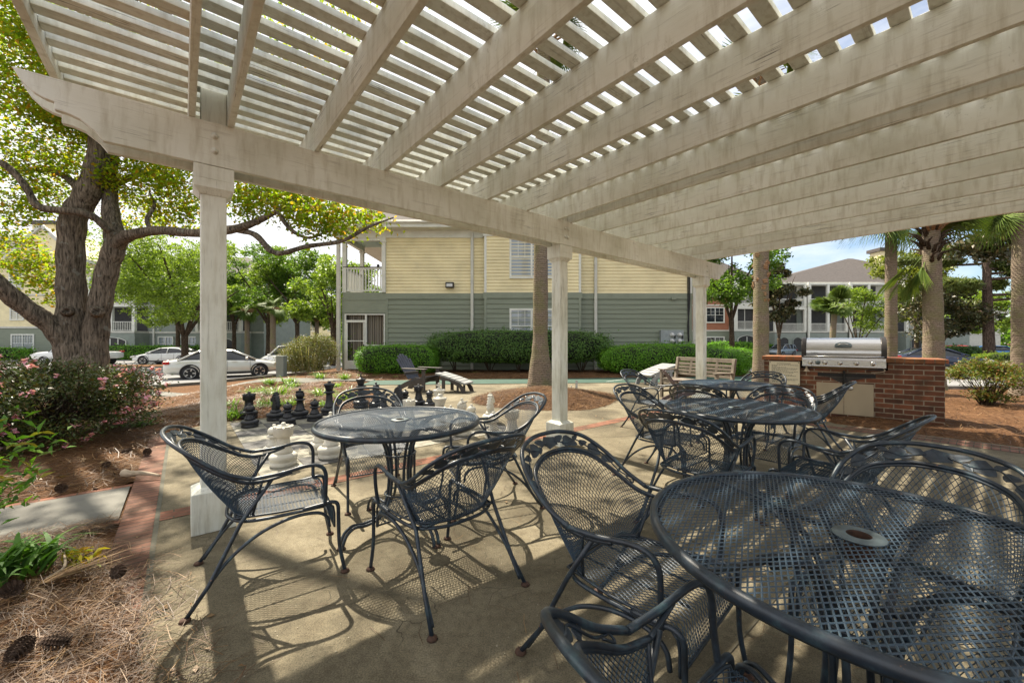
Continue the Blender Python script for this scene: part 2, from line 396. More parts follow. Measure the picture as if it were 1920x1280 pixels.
# ---------------------------------------------------------------- vegetation helpers
def clump_pts(blobs, per=26, spread=.16, shell=.55):
    """blobs: (x,y,z,rx,ry,rz,n) -> leaf centres gathered in small sprays"""
    out = []
    for x, y, z, rx, ry, rz, n in blobs:
        k = max(1, int(n/per)); d = rng.normal(size=(k,3)); d /= np.linalg.norm(d, axis=1)[:,None]
        rad = rng.random(k)**(1/3.)*(1-shell)+shell*rng.random(k)**.25
        c = d*rad[:,None]*np.array([rx,ry,rz]) + np.array([x,y,z])
        p = np.repeat(c, per, axis=0) + rng.normal(size=(k*per,3))*spread*np.array([1,1,.6])
        out.append(p)
    return np.concatenate(out)
def leaf_quads(c, size, aspect=.55, flat=.5, var=.35, nrm=None):
    n = len(c); nz = rng.normal(size=(n,3))
    if nrm is not None: nz = nz*.42+nrm
    else: nz[:,2] = np.abs(nz[:,2])+flat
    nz /= np.linalg.norm(nz,axis=1)[:,None]
    a = rng.normal(size=(n,3)); a -= nz*(a*nz).sum(1)[:,None]; a /= np.linalg.norm(a,axis=1)[:,None]; b = np.cross(nz, a)
    s = size*(1-var+2*var*rng.random(n))[:,None]
    v = np.stack([c-a*s*.5, c+b*s*aspect*.5-a*s*.05+nz*s*.1, c+a*s*.5-nz*s*.08, c-b*s*aspect*.5-a*s*.05+nz*s*.1], 1).reshape(-1,3)
    return v, np.arange(4*n).reshape(n,4)
def foliage(name, c, size, m, parent=None, aspect=.55, flat=.5, loc=None, nrm=None):
    v, q = leaf_quads(np.asarray(c), size, aspect, flat, .35, nrm); return npmesh(name, v, q, m, parent, loc)
def blades(bl):
    """bl: list of (base, dir_xy angle, length, height, width, droop) -> arching blade strips"""
    vs = []; qs = []; k = 0; S = 5
    for (x,y,z), a, L, h, w, dr in bl:
        ca, sa = math.cos(a), math.sin(a)
        for i in range(S+1):
            t = i/S; rr = L*t; zz = z + h*(1.6*t - dr*t*t); ww = w*(1-t)**.55*.5*(.6+.4*min(1,t*4)) + .0006
            vs += [(x+ca*rr-sa*ww, y+sa*rr+ca*ww, zz), (x+ca*rr+sa*ww, y+sa*rr-ca*ww, zz+ww*.3)]
            if i < S: qs.append((k+2*i, k+2*i+1, k+2*i+3, k+2*i+2))
        k += 2*(S+1)
    return np.array(vs), np.array(qs)
def blade_clump(name, label, cat, x, y, n, L, h, w, m, group=None, rad=.08, z=None):
    z = zg(x,y) if z is None else z; bl = []
    for _ in range(n):
        a = random.uniform(0, 6.28); q = rad*math.sqrt(random.random()); b = random.uniform(0, 6.28)
        bl.append(((q*math.cos(b), q*math.sin(b), -.01), a, L*random.uniform(.45,1.15), h*random.uniform(.6,1.2), w*random.uniform(.7,1.2), random.uniform(.7,1.35)))
    v, q = blades(bl); return tag(npmesh(name, v, q, m, None, (x,y,z)), label, cat, group)
def needles(pts, L, w, tilt=.16, curve=.25):
    n = len(pts); a = rng.random(n)*6.283; el = rng.normal(size=n)*tilt
    l = L*(.6+.7*rng.random(n)); d = np.stack([np.cos(a)*np.cos(el), np.sin(a)*np.cos(el), np.sin(el)],1)*l[:,None]*.5
    s = np.stack([-np.sin(a), np.cos(a), np.zeros(n)],1); c = s*(rng.normal(size=n)*curve*l*.4)[:,None]; s = s*w*.5
    p = np.asarray(pts); m_ = p + c + np.array([0,0,.004])
    v = np.stack([p-d-s, p-d+s, m_-s, m_+s, p+d-s, p+d+s],1).reshape(-1,3); k = np.arange(n)[:,None]*6
    q = np.concatenate([k+np.array([0,1,3,2]), k+np.array([2,3,5,4])],1).reshape(-1,4)
    return v, q
def inpoly(px, py, poly):
    ins = np.zeros(len(px), bool); j = len(poly)-1
    for i in range(len(poly)):
        xi, yi = poly[i]; xj, yj = poly[j]
        c = ((yi > py) != (yj > py)) & (px < (xj-xi)*(py-yi)/(yj-yi+1e-12)+xi); ins ^= c; j = i
    return ins

# ---------------------------------------------------------------- terrain and paving
def ground_sheet(name, poly, m, dz, step=1.0, kind='structure', parent=None):
    xs = [p[0] for p in poly]; ys = [p[1] for p in poly]
    mb = MB(); import bmesh
    bm = bmesh.new(); f = bm.faces.new([bm.verts.new((x,y,0)) for x,y in poly])
    if f.normal.z < 0: f.normal_flip()
    for ax, lo, hi in ((0,min(xs),max(xs)),(1,min(ys),max(ys))):
        q = lo+step
        while q < hi:
            co = (q,0,0) if ax == 0 else (0,q,0); no = (1,0,0) if ax == 0 else (0,1,0)
            bmesh.ops.bisect_plane(bm, geom=bm.verts[:]+bm.edges[:]+bm.faces[:], plane_co=co, plane_no=no); q += step
    bm.normal_update()
    for fc in bm.faces:
        if fc.normal.z < 0: fc.normal_flip()
    for v in bm.verts: v.co.z = zg(v.co.x, v.co.y)+dz
    me = bpy.data.meshes.new(name); bm.to_mesh(me); bm.free(); me.materials.append(m)
    o = bpy.data.objects.new(name, me); COL.objects.link(o); return tag(o, kind=kind)

def ground():
    xs = np.concatenate([np.linspace(-400,-60,10), np.arange(-56,-16,2.0), np.arange(-16,18,.5), np.arange(18,70,2.0), np.linspace(72,400,10)])
    ys = np.concatenate([np.linspace(-30,-4,6), np.arange(-3,24,.5), np.arange(24,60,2.0), np.linspace(62,500,12)])
    X, Y = np.meshgrid(xs, ys); nx, ny = len(xs), len(ys)
    Z = np.array([zg(a,b) for a,b in zip(X.ravel(),Y.ravel())]) - .02
    v = np.stack([X.ravel(),Y.ravel(),Z],1); i, j = np.meshgrid(np.arange(nx-1), np.arange(ny-1)); a = (j*nx+i).ravel()
    tag(npmesh('ground', v, np.stack([a,a+1,a+nx+1,a+nx],1), M['straw'], smooth=True), kind='structure')
ground()

# concrete patio under and beyond the pergola
patio = [P(-.18,5.2), P(-.18,-3.95), P(.3,-4.35), P(3.0,-4.35), (-4.2,11.4), (-4.2,11.35), (9.2,12.6), (7.9,9.0), P(8.05,-1.2), P(8.05,1.3), P(7.6,1.75), P(7.6,5.2)]
ground_sheet('patio', patio, M['concrete'], 0, 2.0)
def strip(name, t0, t1, r0, r1, m, z=.004):
    me = MB(); me.add([(t0,-r1,z),(t1,-r1,z),(t1,-r0,z),(t0,-r0,z)], [(0,1,2,3)])
    o = me.build(name, m); o.location = (O0[0],O0[1],0); o.rotation_euler = (0,0,PANG); return tag(o, kind='structure')
strip('brick_edging', -.385, -.205, -3.9, 5.2, M['brickband'], .006)
strip('mortar_joint', -.205, -.178, -3.9, 5.2, simple('dark_mortar_joint',(.10,.095,.07),.95), .003)
strip('brick_strip', -.178, 7.15, -.60, -.42, M['brickrow'], .004)
strip('brick_strip', 7.15, 7.33, -1.0, 5.2, M['brickband'], .004)
strip('brick_strip', 7.40, 7.5, 1.9, 5.2, M['brickband'], .004)
# walkway going off to the left
strip('path', -7.0, -.40, -1.45, -.62, M['path'], .006)
strip('brick_border', -7.0, -.39, -1.53, -1.452, M['brickrow'], .004)
strip('brick_border', -7.0, -.39, -.618, -.54, M['brickrow'], .004)
# expansion joints scored in the concrete
jm = simple('concrete_joint', (.09,.08,.055), .95)
for a in ((0,2.4,-.42,5.2),(1,-.17,7.1,2.6),(0,4.9,-.42,5.2)):
    if a[0] == 0: strip('joint', a[1], a[1]+.008, a[2], a[3], jm, .0035)
    else: strip('joint', a[1], a[2], a[3], a[3]+.008, jm, .0035)

# green court strip, path and lots
ground_sheet('court', [(-4.35,11.43),(9.3,12.65),(9.1,14.3),(-4.45,12.75)], M['court'], .005, 2)
ground_sheet('path', [(-4.42,12.5),(-4.5,13.3),(-7.5,13.6),(-11.2,13.85),(-13.0,14.6),(-13.2,13.9),(-11.2,13.15),(-7.5,12.95)], M['path'], .012, .5)
mk = simple('court_line_paint', (.55,.57,.52), .8)
ground_sheet('court_line', [(2.9,12.35),(2.95,12.35),(4.0,13.45),(3.95,13.45)], mk, .009, 3)
ground_sheet('road', [(-12.2,21.5),(-13.3,17.2),(-15.0,14.7),(-21,7.5),(-40,-12),(-140,-12),(-140,120),(-4,120),(-7,45),(-10.6,27)], M['asphalt'], .03, 2.0)
ground_sheet('road', [(13.2,15.6),(24,15.4),(40,14.5),(140,10),(140,120),(11,120),(11.4,26)], M['asphalt'], .03, 2.0)
def kerb(name, pts, m, w=.15, h=.14):
    mb = MB()
    for i in range(len(pts)-1):
        a, b = pts[i], pts[i+1]
        mb.bar((a[0],a[1],zg(*a)+.03), (b[0],b[1],zg(*b)+.03), w, h)
    tag(mb.build(name, m), kind='structure')
kerb('kerb', [(-10.7,27),(-12.25,21.5),(-13.35,17.2),(-15.05,14.7),(-18,11.1),(-21,7.5)], M['path'])
kerb('kerb', [(13.25,15.65),(18,15.5),(24,15.4),(40,14.5)], M['path'])
# raised island in the car park
isl = [(-31.5,28.2),(-24.5,28.0),(-17.2,27.5),(-16.6,28.4),(-17.0,30.0),(-24,30.6),(-31,30.8)]
ground_sheet('planting_island', isl, M['straw'], .13, 2.0); kerb('kerb', isl+[isl[0]], M['path'])
isr = [(24.5,20.6),(33,20.4),(46,21.5),(60,24),(60,28),(44,26),(30,24.6)]
ground_sheet('planting_island', isr, M['straw'], .13, 2.0); kerb('kerb', isr+[isr[0]], M['path'])
for k, x in enumerate((-3.2,-1.5)):                          # parking line on the right lot
    ground_sheet('road_marking', [(18,16.9+k*2.4),(30,16.6+k*2.4),(30,16.72+k*2.4),(18,17.02+k*2.4)], mk, .036, 2)

# ---------------------------------------------------------------- pergola
perg = thing('pergola', 'weathered white timber pergola with slatted roof over the patio tables', 'pergola', (O0[0],O0[1],0), PANG)
ZB, ZT, ZR, ZS = 2.409, 2.693, 2.928, 2.966
prof = [(-.745,ZT),(-.715,2.635),(-.67,2.588),(-.63,2.569),(-.596,2.563),(-.596,2.522),(-.55,2.518),(-.50,2.503),(-.44,2.455),(-.408,ZB)]
polyb = prof + [(7.31+.0-q[0]+0, q[1]) for q in prof[::-1]]
polyb = [p for p in polyb]
PT = [0.0, 3.40, 7.10]                                      # posts along the beam
def beam_at(y0):
    MB().prism(polyb, lambda p,q,d: (p, y0+d, q), .038).build('beam', M['wx'], perg, bevel=.004)
    MB().prism(polyb, lambda p,q,d: (p, y0+.178+d, q), .038).build('beam', M['wx'], perg, bevel=.004)
def posts_at(y0):
    for t in PT:
        p = MB().box(t+.038,t+.178,y0+.040,y0+.176,0.02,2.925).build('post', M['wz'], perg, bevel=.006)
        c = MB(); x0,x1,a,b = t,t+.216,y0+.0,y0+.216
        ins = .032
        c.add([(x0,a,ZB-.004),(x1,a,ZB-.004),(x1,b,ZB-.004),(x0,b,ZB-.004),(x0,a,2.262),(x1,a,2.262),(x1,b,2.262),(x0,b,2.262),
               (x0+ins,a+ins,2.222),(x1-ins,a+ins,2.222),(x1-ins,b-ins,2.222),(x0+ins,b-ins,2.222)],
              [(0,1,2,3),(4,5,1,0),(5,6,2,1),(6,7,3,2),(7,4,0,3),(8,9,5,4),(9,10,6,5),(10,11,7,6),(11,8,4,7),(11,10,9,8)])
        c.box(x0-.002,x1+.002,a-.002,b+.002,2.318,2.3195)
        c.build('post_cap', M['wz'], p, bevel=.003)
        d = MB(); x0,x1,a,b = t-.012,t+.228,y0-.012,y0+.228
        d.add([(x0,a,0),(x1,a,0),(x1,b,0),(x0,b,0),(x0,a,.262),(x1,a,.262),(x1,b,.262),(x0,b,.262),
               (x0+.04,a+.04,.288),(x1-.04,a+.04,.288),(x1-.04,b-.04,.288),(x0+.04,b-.04,.288)],
              [(0,3,2,1),(0,1,5,4),(1,2,6,5),(2,3,7,6),(3,0,4,7),(4,5,9,8),(5,6,10,9),(6,7,11,10),(7,4,8,11),(8,9,10,11)])
        d.build('post_base', M['wz'], p, bevel=.004)
beam_at(0); posts_at(0); beam_at(-4.75); posts_at(-4.75)
for t, dx in ((0,(0.11,)),(3.40,(.088,.136)),(7.10,(.11,))):
    for q in dx:
        for z in (2.505,2.605):
            b = MB(); b.lathe([(.022,0),(.022,.003),(.012,.004),(.012,.012),(.0,.014)], 10)
            o = b.build('bolt', M['wz'], perg, (t+q,-.0005,z)); o.rotation_euler = (R(90),0,0)
rt = [-.026,.180] + [.180+.5375*k for k in range(1,6)] + [3.362,3.58] + [3.58+.588*k for k in range(1,6)] + [7.10]
for t in rt:                                               # rafters lie across the beams
    pl = [(.58,ZT+.07),(.55,ZT+.02),(.49,ZT+.001),(-5.6,ZT+.001),(-5.7,ZT+.05),(-5.72,ZR),(.58,ZR)]
    o = MB().prism(pl, lambda p,q,d: (t+d, p, q), .037).build('rafter', M['wy'], perg, bevel=.003)
for t in (-.66, 7.98):
    MB().box(t-.02,t+.02,-5.7,.58,2.865,2.965).build('end_board', M['wy'], perg, bevel=.003)
k = 0; y = .54
while y > -5.66:
    j = random.uniform(-.004,.004)
    MB().box(-.639,7.959,y-.0415+j,y+.0415+j,ZR+.0015,ZS+.0015).build('slat', M['wx'], perg, bevel=.003); y -= .146

# ---------------------------------------------------------------- wrought-iron mesh furniture
def strands(mb, fn, Wd, Hd, angs, pitch, r, seg, clip=None, n=3):
    for ang in angs:
        d = np.array([math.cos(ang), math.sin(ang)]); nn = np.array([-d[1], d[0]])
        cs = [nn@np.array(c) for c in ((0,0),(Wd,0),(0,Hd),(Wd,Hd))]
        o = min(cs)+pitch*.5
        while o < max(cs):
            p0 = nn*o; t0, t1 = -1e9, 1e9
            for ax, lim in ((0,Wd),(1,Hd)):
                if abs(d[ax]) > 1e-6:
                    a, b = -p0[ax]/d[ax], (lim-p0[ax])/d[ax]
                    t0, t1 = max(t0, min(a,b)), min(t1, max(a,b))
                elif p0[ax] < 0 or p0[ax] > lim: t1 = t0-1
            if t1-t0 > pitch*.4:
                m = max(2, int((t1-t0)/seg)+2)
                pts = [fn(*(p0+d*(t0+(t1-t0)*i/(m-1)))) for i in range(m)]
                mb.tube(pts, r, n, cap=False)
            o += pitch
# chair curves (local: x right, y forward, z up)
OUT = [(-.285,-.12,.590),(-.288,-.22,.635),(-.272,-.33,.715),(-.215,-.42,.782),(-.11,-.468,.812),(0,-.48,.818)]
INN = [(-.262,-.07,.565),(-.264,-.16,.580),(-.250,-.265,.640),(-.200,-.36,.708),(-.10,-.408,.742),(0,-.42,.750)]
def mirror(c): return c + [(-x,y,z) for x,y,z in c[:-1][::-1]]
OC = np.array(cr(mirror(OUT), 8)); IC = np.array(cr(mirror(INN), 8))
def along(C, s):                                           # s in -1..1
    f = (s+1)/2*(len(C)-1); i = min(int(f), len(C)-2); return C[i]+(C[i+1]-C[i])*(f-i)
def seatrear(s):
    a = s*math.pi/2; return np.array([.205*math.sin(a), -.115-.095*math.cos(a), .392-.004*math.cos(a)])
def backfn(a, b):
    s = a/.92*2-1; q = b/.36; top = along(IC, s*.985); bot = seatrear(s); p = top+(bot-top)*q
    bul = math.sin(q*math.pi)*.018; return (p[0]*(1+bul*.9), p[1]-bul*(1-abs(s)), p[2])
def seatfn(a, b):
    x = (a/.46-.5)
    if b < .40: y = -.19+b; z = .388-.010*math.sin(min(1,b/.4)*math.pi)*(1-4*x*x); w = .40+.07*min(1,b/.2)
    elif b < .46: t = (b-.40)/.06; y = .21+.04*math.sin(t*1.57); z = .388-.04*(1-math.cos(t*1.57)); w = .47
    else: y = .25+.004; z = .348-(b-.46); w = .47
    return (x*w, y, z)
def leafplate(mb, s0, w0, ls, lw, ang=0, lobes=0, th=.0022):
    def S(s, w):
        s = max(-1,min(1,s)); return along(IC,s)*(1-w)+along(OC,s)*w
    c = S(s0,w0); e = np.array(S(s0+.02,w0)-S(s0-.02,w0)); e /= np.linalg.norm(e)
    f = np.array(S(s0,w0+.1)-S(s0,w0-.1)); f -= e*(f@e); f /= np.linalg.norm(f); nrm = np.cross(e,f)
    ca, sa = math.cos(ang), math.sin(ang); pts = []; n = 30 if lobes else 12
    for i in range(n):
        a = 2*math.pi*i/n
        if lobes: r = .5*(1-.20*abs(math.sin(a*lobes/2))**.6*1.2); p, q = r*ls*math.cos(a), r*lw*math.sin(a)
        else: p = .5*ls*math.cos(a); q = .5*lw*math.sin(a)*(1-.45*math.cos(a))*(1+.08*math.cos(a*6))
        pts.append((p*ca-q*sa, p*sa+q*ca))
    mb.prism(pts, lambda p,q,d: tuple(c+e*p+f*q+nrm*(d-th/2+abs(q)*.12)), th)
def make_chair(label):
    t = thing('patio_chair', label, 'chair', (0,0,0), 0, 'wrought iron mesh chairs around the patio tables')
    mb = MB(); strands(mb, seatfn, .46, .555, (R(62),R(118)), .0158, .0016, .05)
    seat = mb.build('seat', M['mesh'], t)
    mb = MB(); rim = [seatfn(a,0) for a in np.linspace(0,.46,10)]+[seatfn(.46,b) for b in np.linspace(.02,.555,16)]+[seatfn(a,.555) for a in np.linspace(.44,0,10)]+[seatfn(0,b) for b in np.linspace(.53,.02,16)]
    mb.tube(rim, .0058, 6, closed=True)
    rr = cr([(-.245,.2,.378),(-.24,-.02,.372),(-.215,-.15,.372),(-.12,-.215,.372),(0,-.228,.372),(.12,-.215,.372),(.215,-.15,.372),(.24,-.02,.372),(.245,.2,.378)],5)
    mb.tube(rr, .0085, 7)
    for x in (-.07,.07): mb.tube([(x,-.2,.374),(x,.22,.366)], .005, 5)
    mb.build('seat_frame', M['iron'], seat)
    mb = MB(); strands(mb, backfn, .92, .36, (R(57),R(123)), .0158, .0016, .055)
    back = mb.build('backrest', M['mesh'], t)
    mb = MB(); mb.tube([tuple(p) for p in OC], .0098, 8); mb.tube([tuple(p) for p in IC], .0082, 8)
    mb.tube([backfn(a,.012) for a in np.linspace(0.01,.91,34)], .006, 6)
    mb.tube([tuple(seatrear(s)) for s in np.linspace(-1,1,17)], .007, 6)
    for s in (-1,1): mb.tube([backfn(.46+s*.459, b) for b in np.linspace(0,.36,9)], .006, 6)
    mb.build('back_hoop', M['iron'], back)
    mb = MB()
    leafplate(mb, 0,.5,.115,.07,0,5)
    for s in (-1,1):
        for (a,w,l,h,an) in ((.13,.62,.06,.032,.4),(.24,.45,.085,.052,-.3),(.37,.55,.05,.030,.5),(.47,.5,.075,.048,-.2),(.60,.55,.055,.034,.3),(.17,.28,.04,.022,-.7),(.31,.75,.04,.022,.8),(.54,.3,.035,.02,-.6)):
            leafplate(mb, s*a, w, l, h, an*s if s > 0 else math.pi-an)
        def S(q,w): q = max(-1,min(1,q)); return tuple(along(IC,q)*(1-w)+along(OC,q)*w)
        vine = cr([S(s*.06,.5),S(s*.2,.35),S(s*.3,.62),S(s*.42,.38),S(s*.55,.65),S(s*.66,.35),S(s*.76,.55),S(s*.84,.75),S(s*.80,.30),S(s*.74,.42)],5)
        mb.tube(vine, .0034, 5)
    mb.build('leaf_trim', M['iron'], back)
    for s in (-1,1):
        mb = MB(); arm = cr([(.247*s,.205,.38),(.262*s,.207,.47),(.268*s,.205,.56),(.272*s,.175,.602),(.277*s,.11,.612),(.281*s,.0,.596),(.285*s,-.12,.590)],6)
        mb.tube(arm, .0098, 8); mb.tube(cr([(.281*s,.05,.594),(.272*s,-.01,.577),(.262*s,-.07,.565)],4), .0075, 7); mb.build('armrest', M['iron'], t)
        mb = MB(); mb.tube(cr([(.243*s,.10,.380),(.245*s,.19,.388),(.246*s,.24,.392),(.247*s,.268,.372),(.247*s,.272,.30),(.246*s,.278,.15),(.250*s,.305,0.006)],6), .0098, 8)
        lg = mb.build('leg', M['iron'], t); MB().lathe([(.016,0),(.024,.003),(.020,.012),(.010,.017)],10).build('foot_cap', M['rust'], lg, (.250*s,.305,0))
        mb = MB(); mb.tube([(.275*s,-.37,.006),(.258*s,-.285,.125),(.235*s,-.165,.372),(.262*s,-.035,.572)], .0098, 8)
        lg = mb.build('leg', M['iron'], t); MB().lathe([(.016,0),(.024,.003),(.020,.012),(.010,.017)],10).build('foot_cap', M['rust'], lg, (.275*s,-.37,0))
        mb = MB(); mb.tube(cr([(.258*s,-.347,.030),(.252*s,-.27,.145),(.244*s,-.20,.225),(.243*s,-.09,.305),(.244*s,.04,.350),(.246*s,.16,.352),(.246*s,.215,.318),(.246*s,.228,.262)],6), .0085, 7); mb.build('brace', M['iron'], t)
    return t
def make_table(label):
    t = thing('patio_table', label, 'table', (0,0,0), 0, 'round mesh tables on the patio')
    RT = .525; mb = MB()
    for ang, pitch in ((R(62),.0132),(R(6),.0190)):
        d = np.array([math.cos(ang),math.sin(ang)]); n = np.array([-d[1],d[0]]); o = -RT+.004; sw = .0021 if pitch < .015 else .0028
        while o < RT:
            h = math.sqrt(max(0,(RT-.006)**2-o*o)); h0 = math.sqrt(max(0,.05**2-o*o)) if abs(o) < .05 else 0
            for a, b in (((-h,-h0),(h0,h)) if h0 else ((-h,h),)):
                if b-a > .01:
                    p, q = n*o+d*a, n*o+d*b; s = n*sw
                    mb.add([(p[0]-s[0],p[1]-s[1],.7185),(q[0]-s[0],q[1]-s[1],.7185),(q[0]+s[0],q[1]+s[1],.7185),(p[0]+s[0],p[1]+s[1],.7185),
                            (p[0],p[1],.7198),(q[0],q[1],.7198)], [(0,3,2,1),(0,1,5,4),(3,4,5,2)])
            o += pitch
    top = mb.build('tabletop', M['mesh'], t)
    rimp = [(RT-.004,.700),(RT+.006,.693),(RT+.013,.703),(RT+.012,.718),(RT+.002,.727),(RT-.010,.724),(RT-.010,.712),(RT-.004,.700)]
    MB().lathe(rimp, 72, caps=False).build('rim', M['iron'], top)
    MB().lathe([(.028,.7262),(.058,.7255),(.060,.7225),(.028,.7205)], 32, caps=False).build('umbrella_ring', M['hub'], top)
    MB().lathe([(.0278,.7261),(.0278,.66),(.032,.66),(.032,.7203)], 28, caps=False).build('pole_sleeve', M['rust'], top)  # dark sleeve colour gives the pole hole its shade
    MB().tube([(RT*.97*math.cos(a),RT*.97*math.sin(a),.705) for a in np.linspace(0,2*math.pi,48,endpoint=False)], .006, 6, closed=True).build('under_ring', M['iron'], top)
    for k in range(4):
        a = R(20+90*k); mb = MB()
        for off in (-.017,.017):
            pr = [(.33,.703),(.25,.698),(.165,.655),(.105,.56),(.078,.43),(.074,.31),(.098,.19),(.16,.115),(.25,.098),(.325,.108),(.375,.080),(.398,.03),(.402,.004)]
            mb.tube(cr([(r_*math.cos(a)-off*math.sin(a), r_*math.sin(a)+off*math.cos(a), z) for r_,z in pr],4), .0098, 7)
        lg = mb.build('leg', M['iron'], t)
        MB().lathe([(.020,0),(.027,.004),(.018,.016)],10).build('foot_cap', M['rust'], lg, (.402*math.cos(a),.402*math.sin(a),0))
        MB().bar((.1*math.cos(a),.1*math.sin(a),.708),(.515*math.cos(a),.515*math.sin(a),.708),.012,.012).build('top_support', M['iron'], t)
    for z, r_ in ((.50,.104),(.235,.098)): MB().tube([(r_*math.cos(q),r_*math.sin(q),z) for q in np.linspace(0,2*math.pi,24,endpoint=False)], .006, 6, closed=True).build('leg_ring', M['iron'], t)
    return t
TB = [(-.758,2.695),(.943,1.083),(1.795,3.185),(2.68,5.0)]
tl = ['round mesh table beside the big chess set, four chairs around it','large nearest round mesh table with a chipped blue-grey rim','round mesh table striped with slat shadows, in the middle of the patio','farthest round mesh table, in front of the wooden bench']
t0 = make_table(tl[0]); t0.location = (*TB[0],0); t0.rotation_euler = (0,0,R(28))
for k in (1,2,3): dup(t0, tl[k], (*TB[k],0), R((0,-3,5,-8)[k]))
CH = [((-1.30,2.21),(.837,.547),'mesh chair standing in front of the white pergola post base, facing the chess-side table'),
 ((-.385,2.13),(-.68,.733),'mesh chair with its back to the viewer at the table beside the chess set'),
 ((-1.123,3.27),(.5,-.866),'mesh chair behind the chess-side table, black chess queen and king behind its hoop'),
 ((-.215,3.11),(-.93,-.37),'mesh chair with white chess pieces seen through its back'),
 ((.49,1.53),(.70,-.714),'mesh chair with large leaf-trimmed hoop at the left side of the nearest table'),
 ((.525,.745),(.82,.57),'nearest mesh chair, cut off by the bottom edge of the photo'),
 ((1.36,1.37),(-.827,-.562),'mesh chair on the far side of the nearest table, its hoop rising behind the tabletop'),
 ((1.41,3.63),(.65,-.76),'mesh chair at the left end of the slat-striped table, on the chess side'),
 ((1.32,2.78),(.76,.65),'mesh chair in front of the slat-striped table, back turned to the viewer'),
 ((2.29,3.57),(-.78,-.62),'mesh chair behind the slat-striped table, facing the viewer in front of the brick counter'),
 ((2.10,2.64),(-.63,.775),'mesh chair right of the slat-striped table, back tip against the brick wall corner'),
 ((3.30,4.56),(-.76,.65),'mesh chair with its slanted back in front of the tan cabinet doors'),
 ((2.05,5.73),(.65,-.76),'mesh chair nearest the wooden bench arm, at the farthest table'),
 ((2.12,4.36),(.66,.75),'mesh chair between the two right-hand tables, back towards the viewer, under the white post'),
 ((3.29,5.42),(-.79,-.61),'mesh chair with pale leaf trim below the palm trunk, behind the farthest table')]
def hd(h): return math.atan2(h[1],h[0])-math.pi/2
c0 = make_chair(CH[0][2]); c0.location = (*CH[0][0],0); c0.rotation_euler = (0,0,hd(CH[0][1]))
for p_, h_, l_ in CH[1:]: dup(c0, l_, (*p_,0), hd(h_))
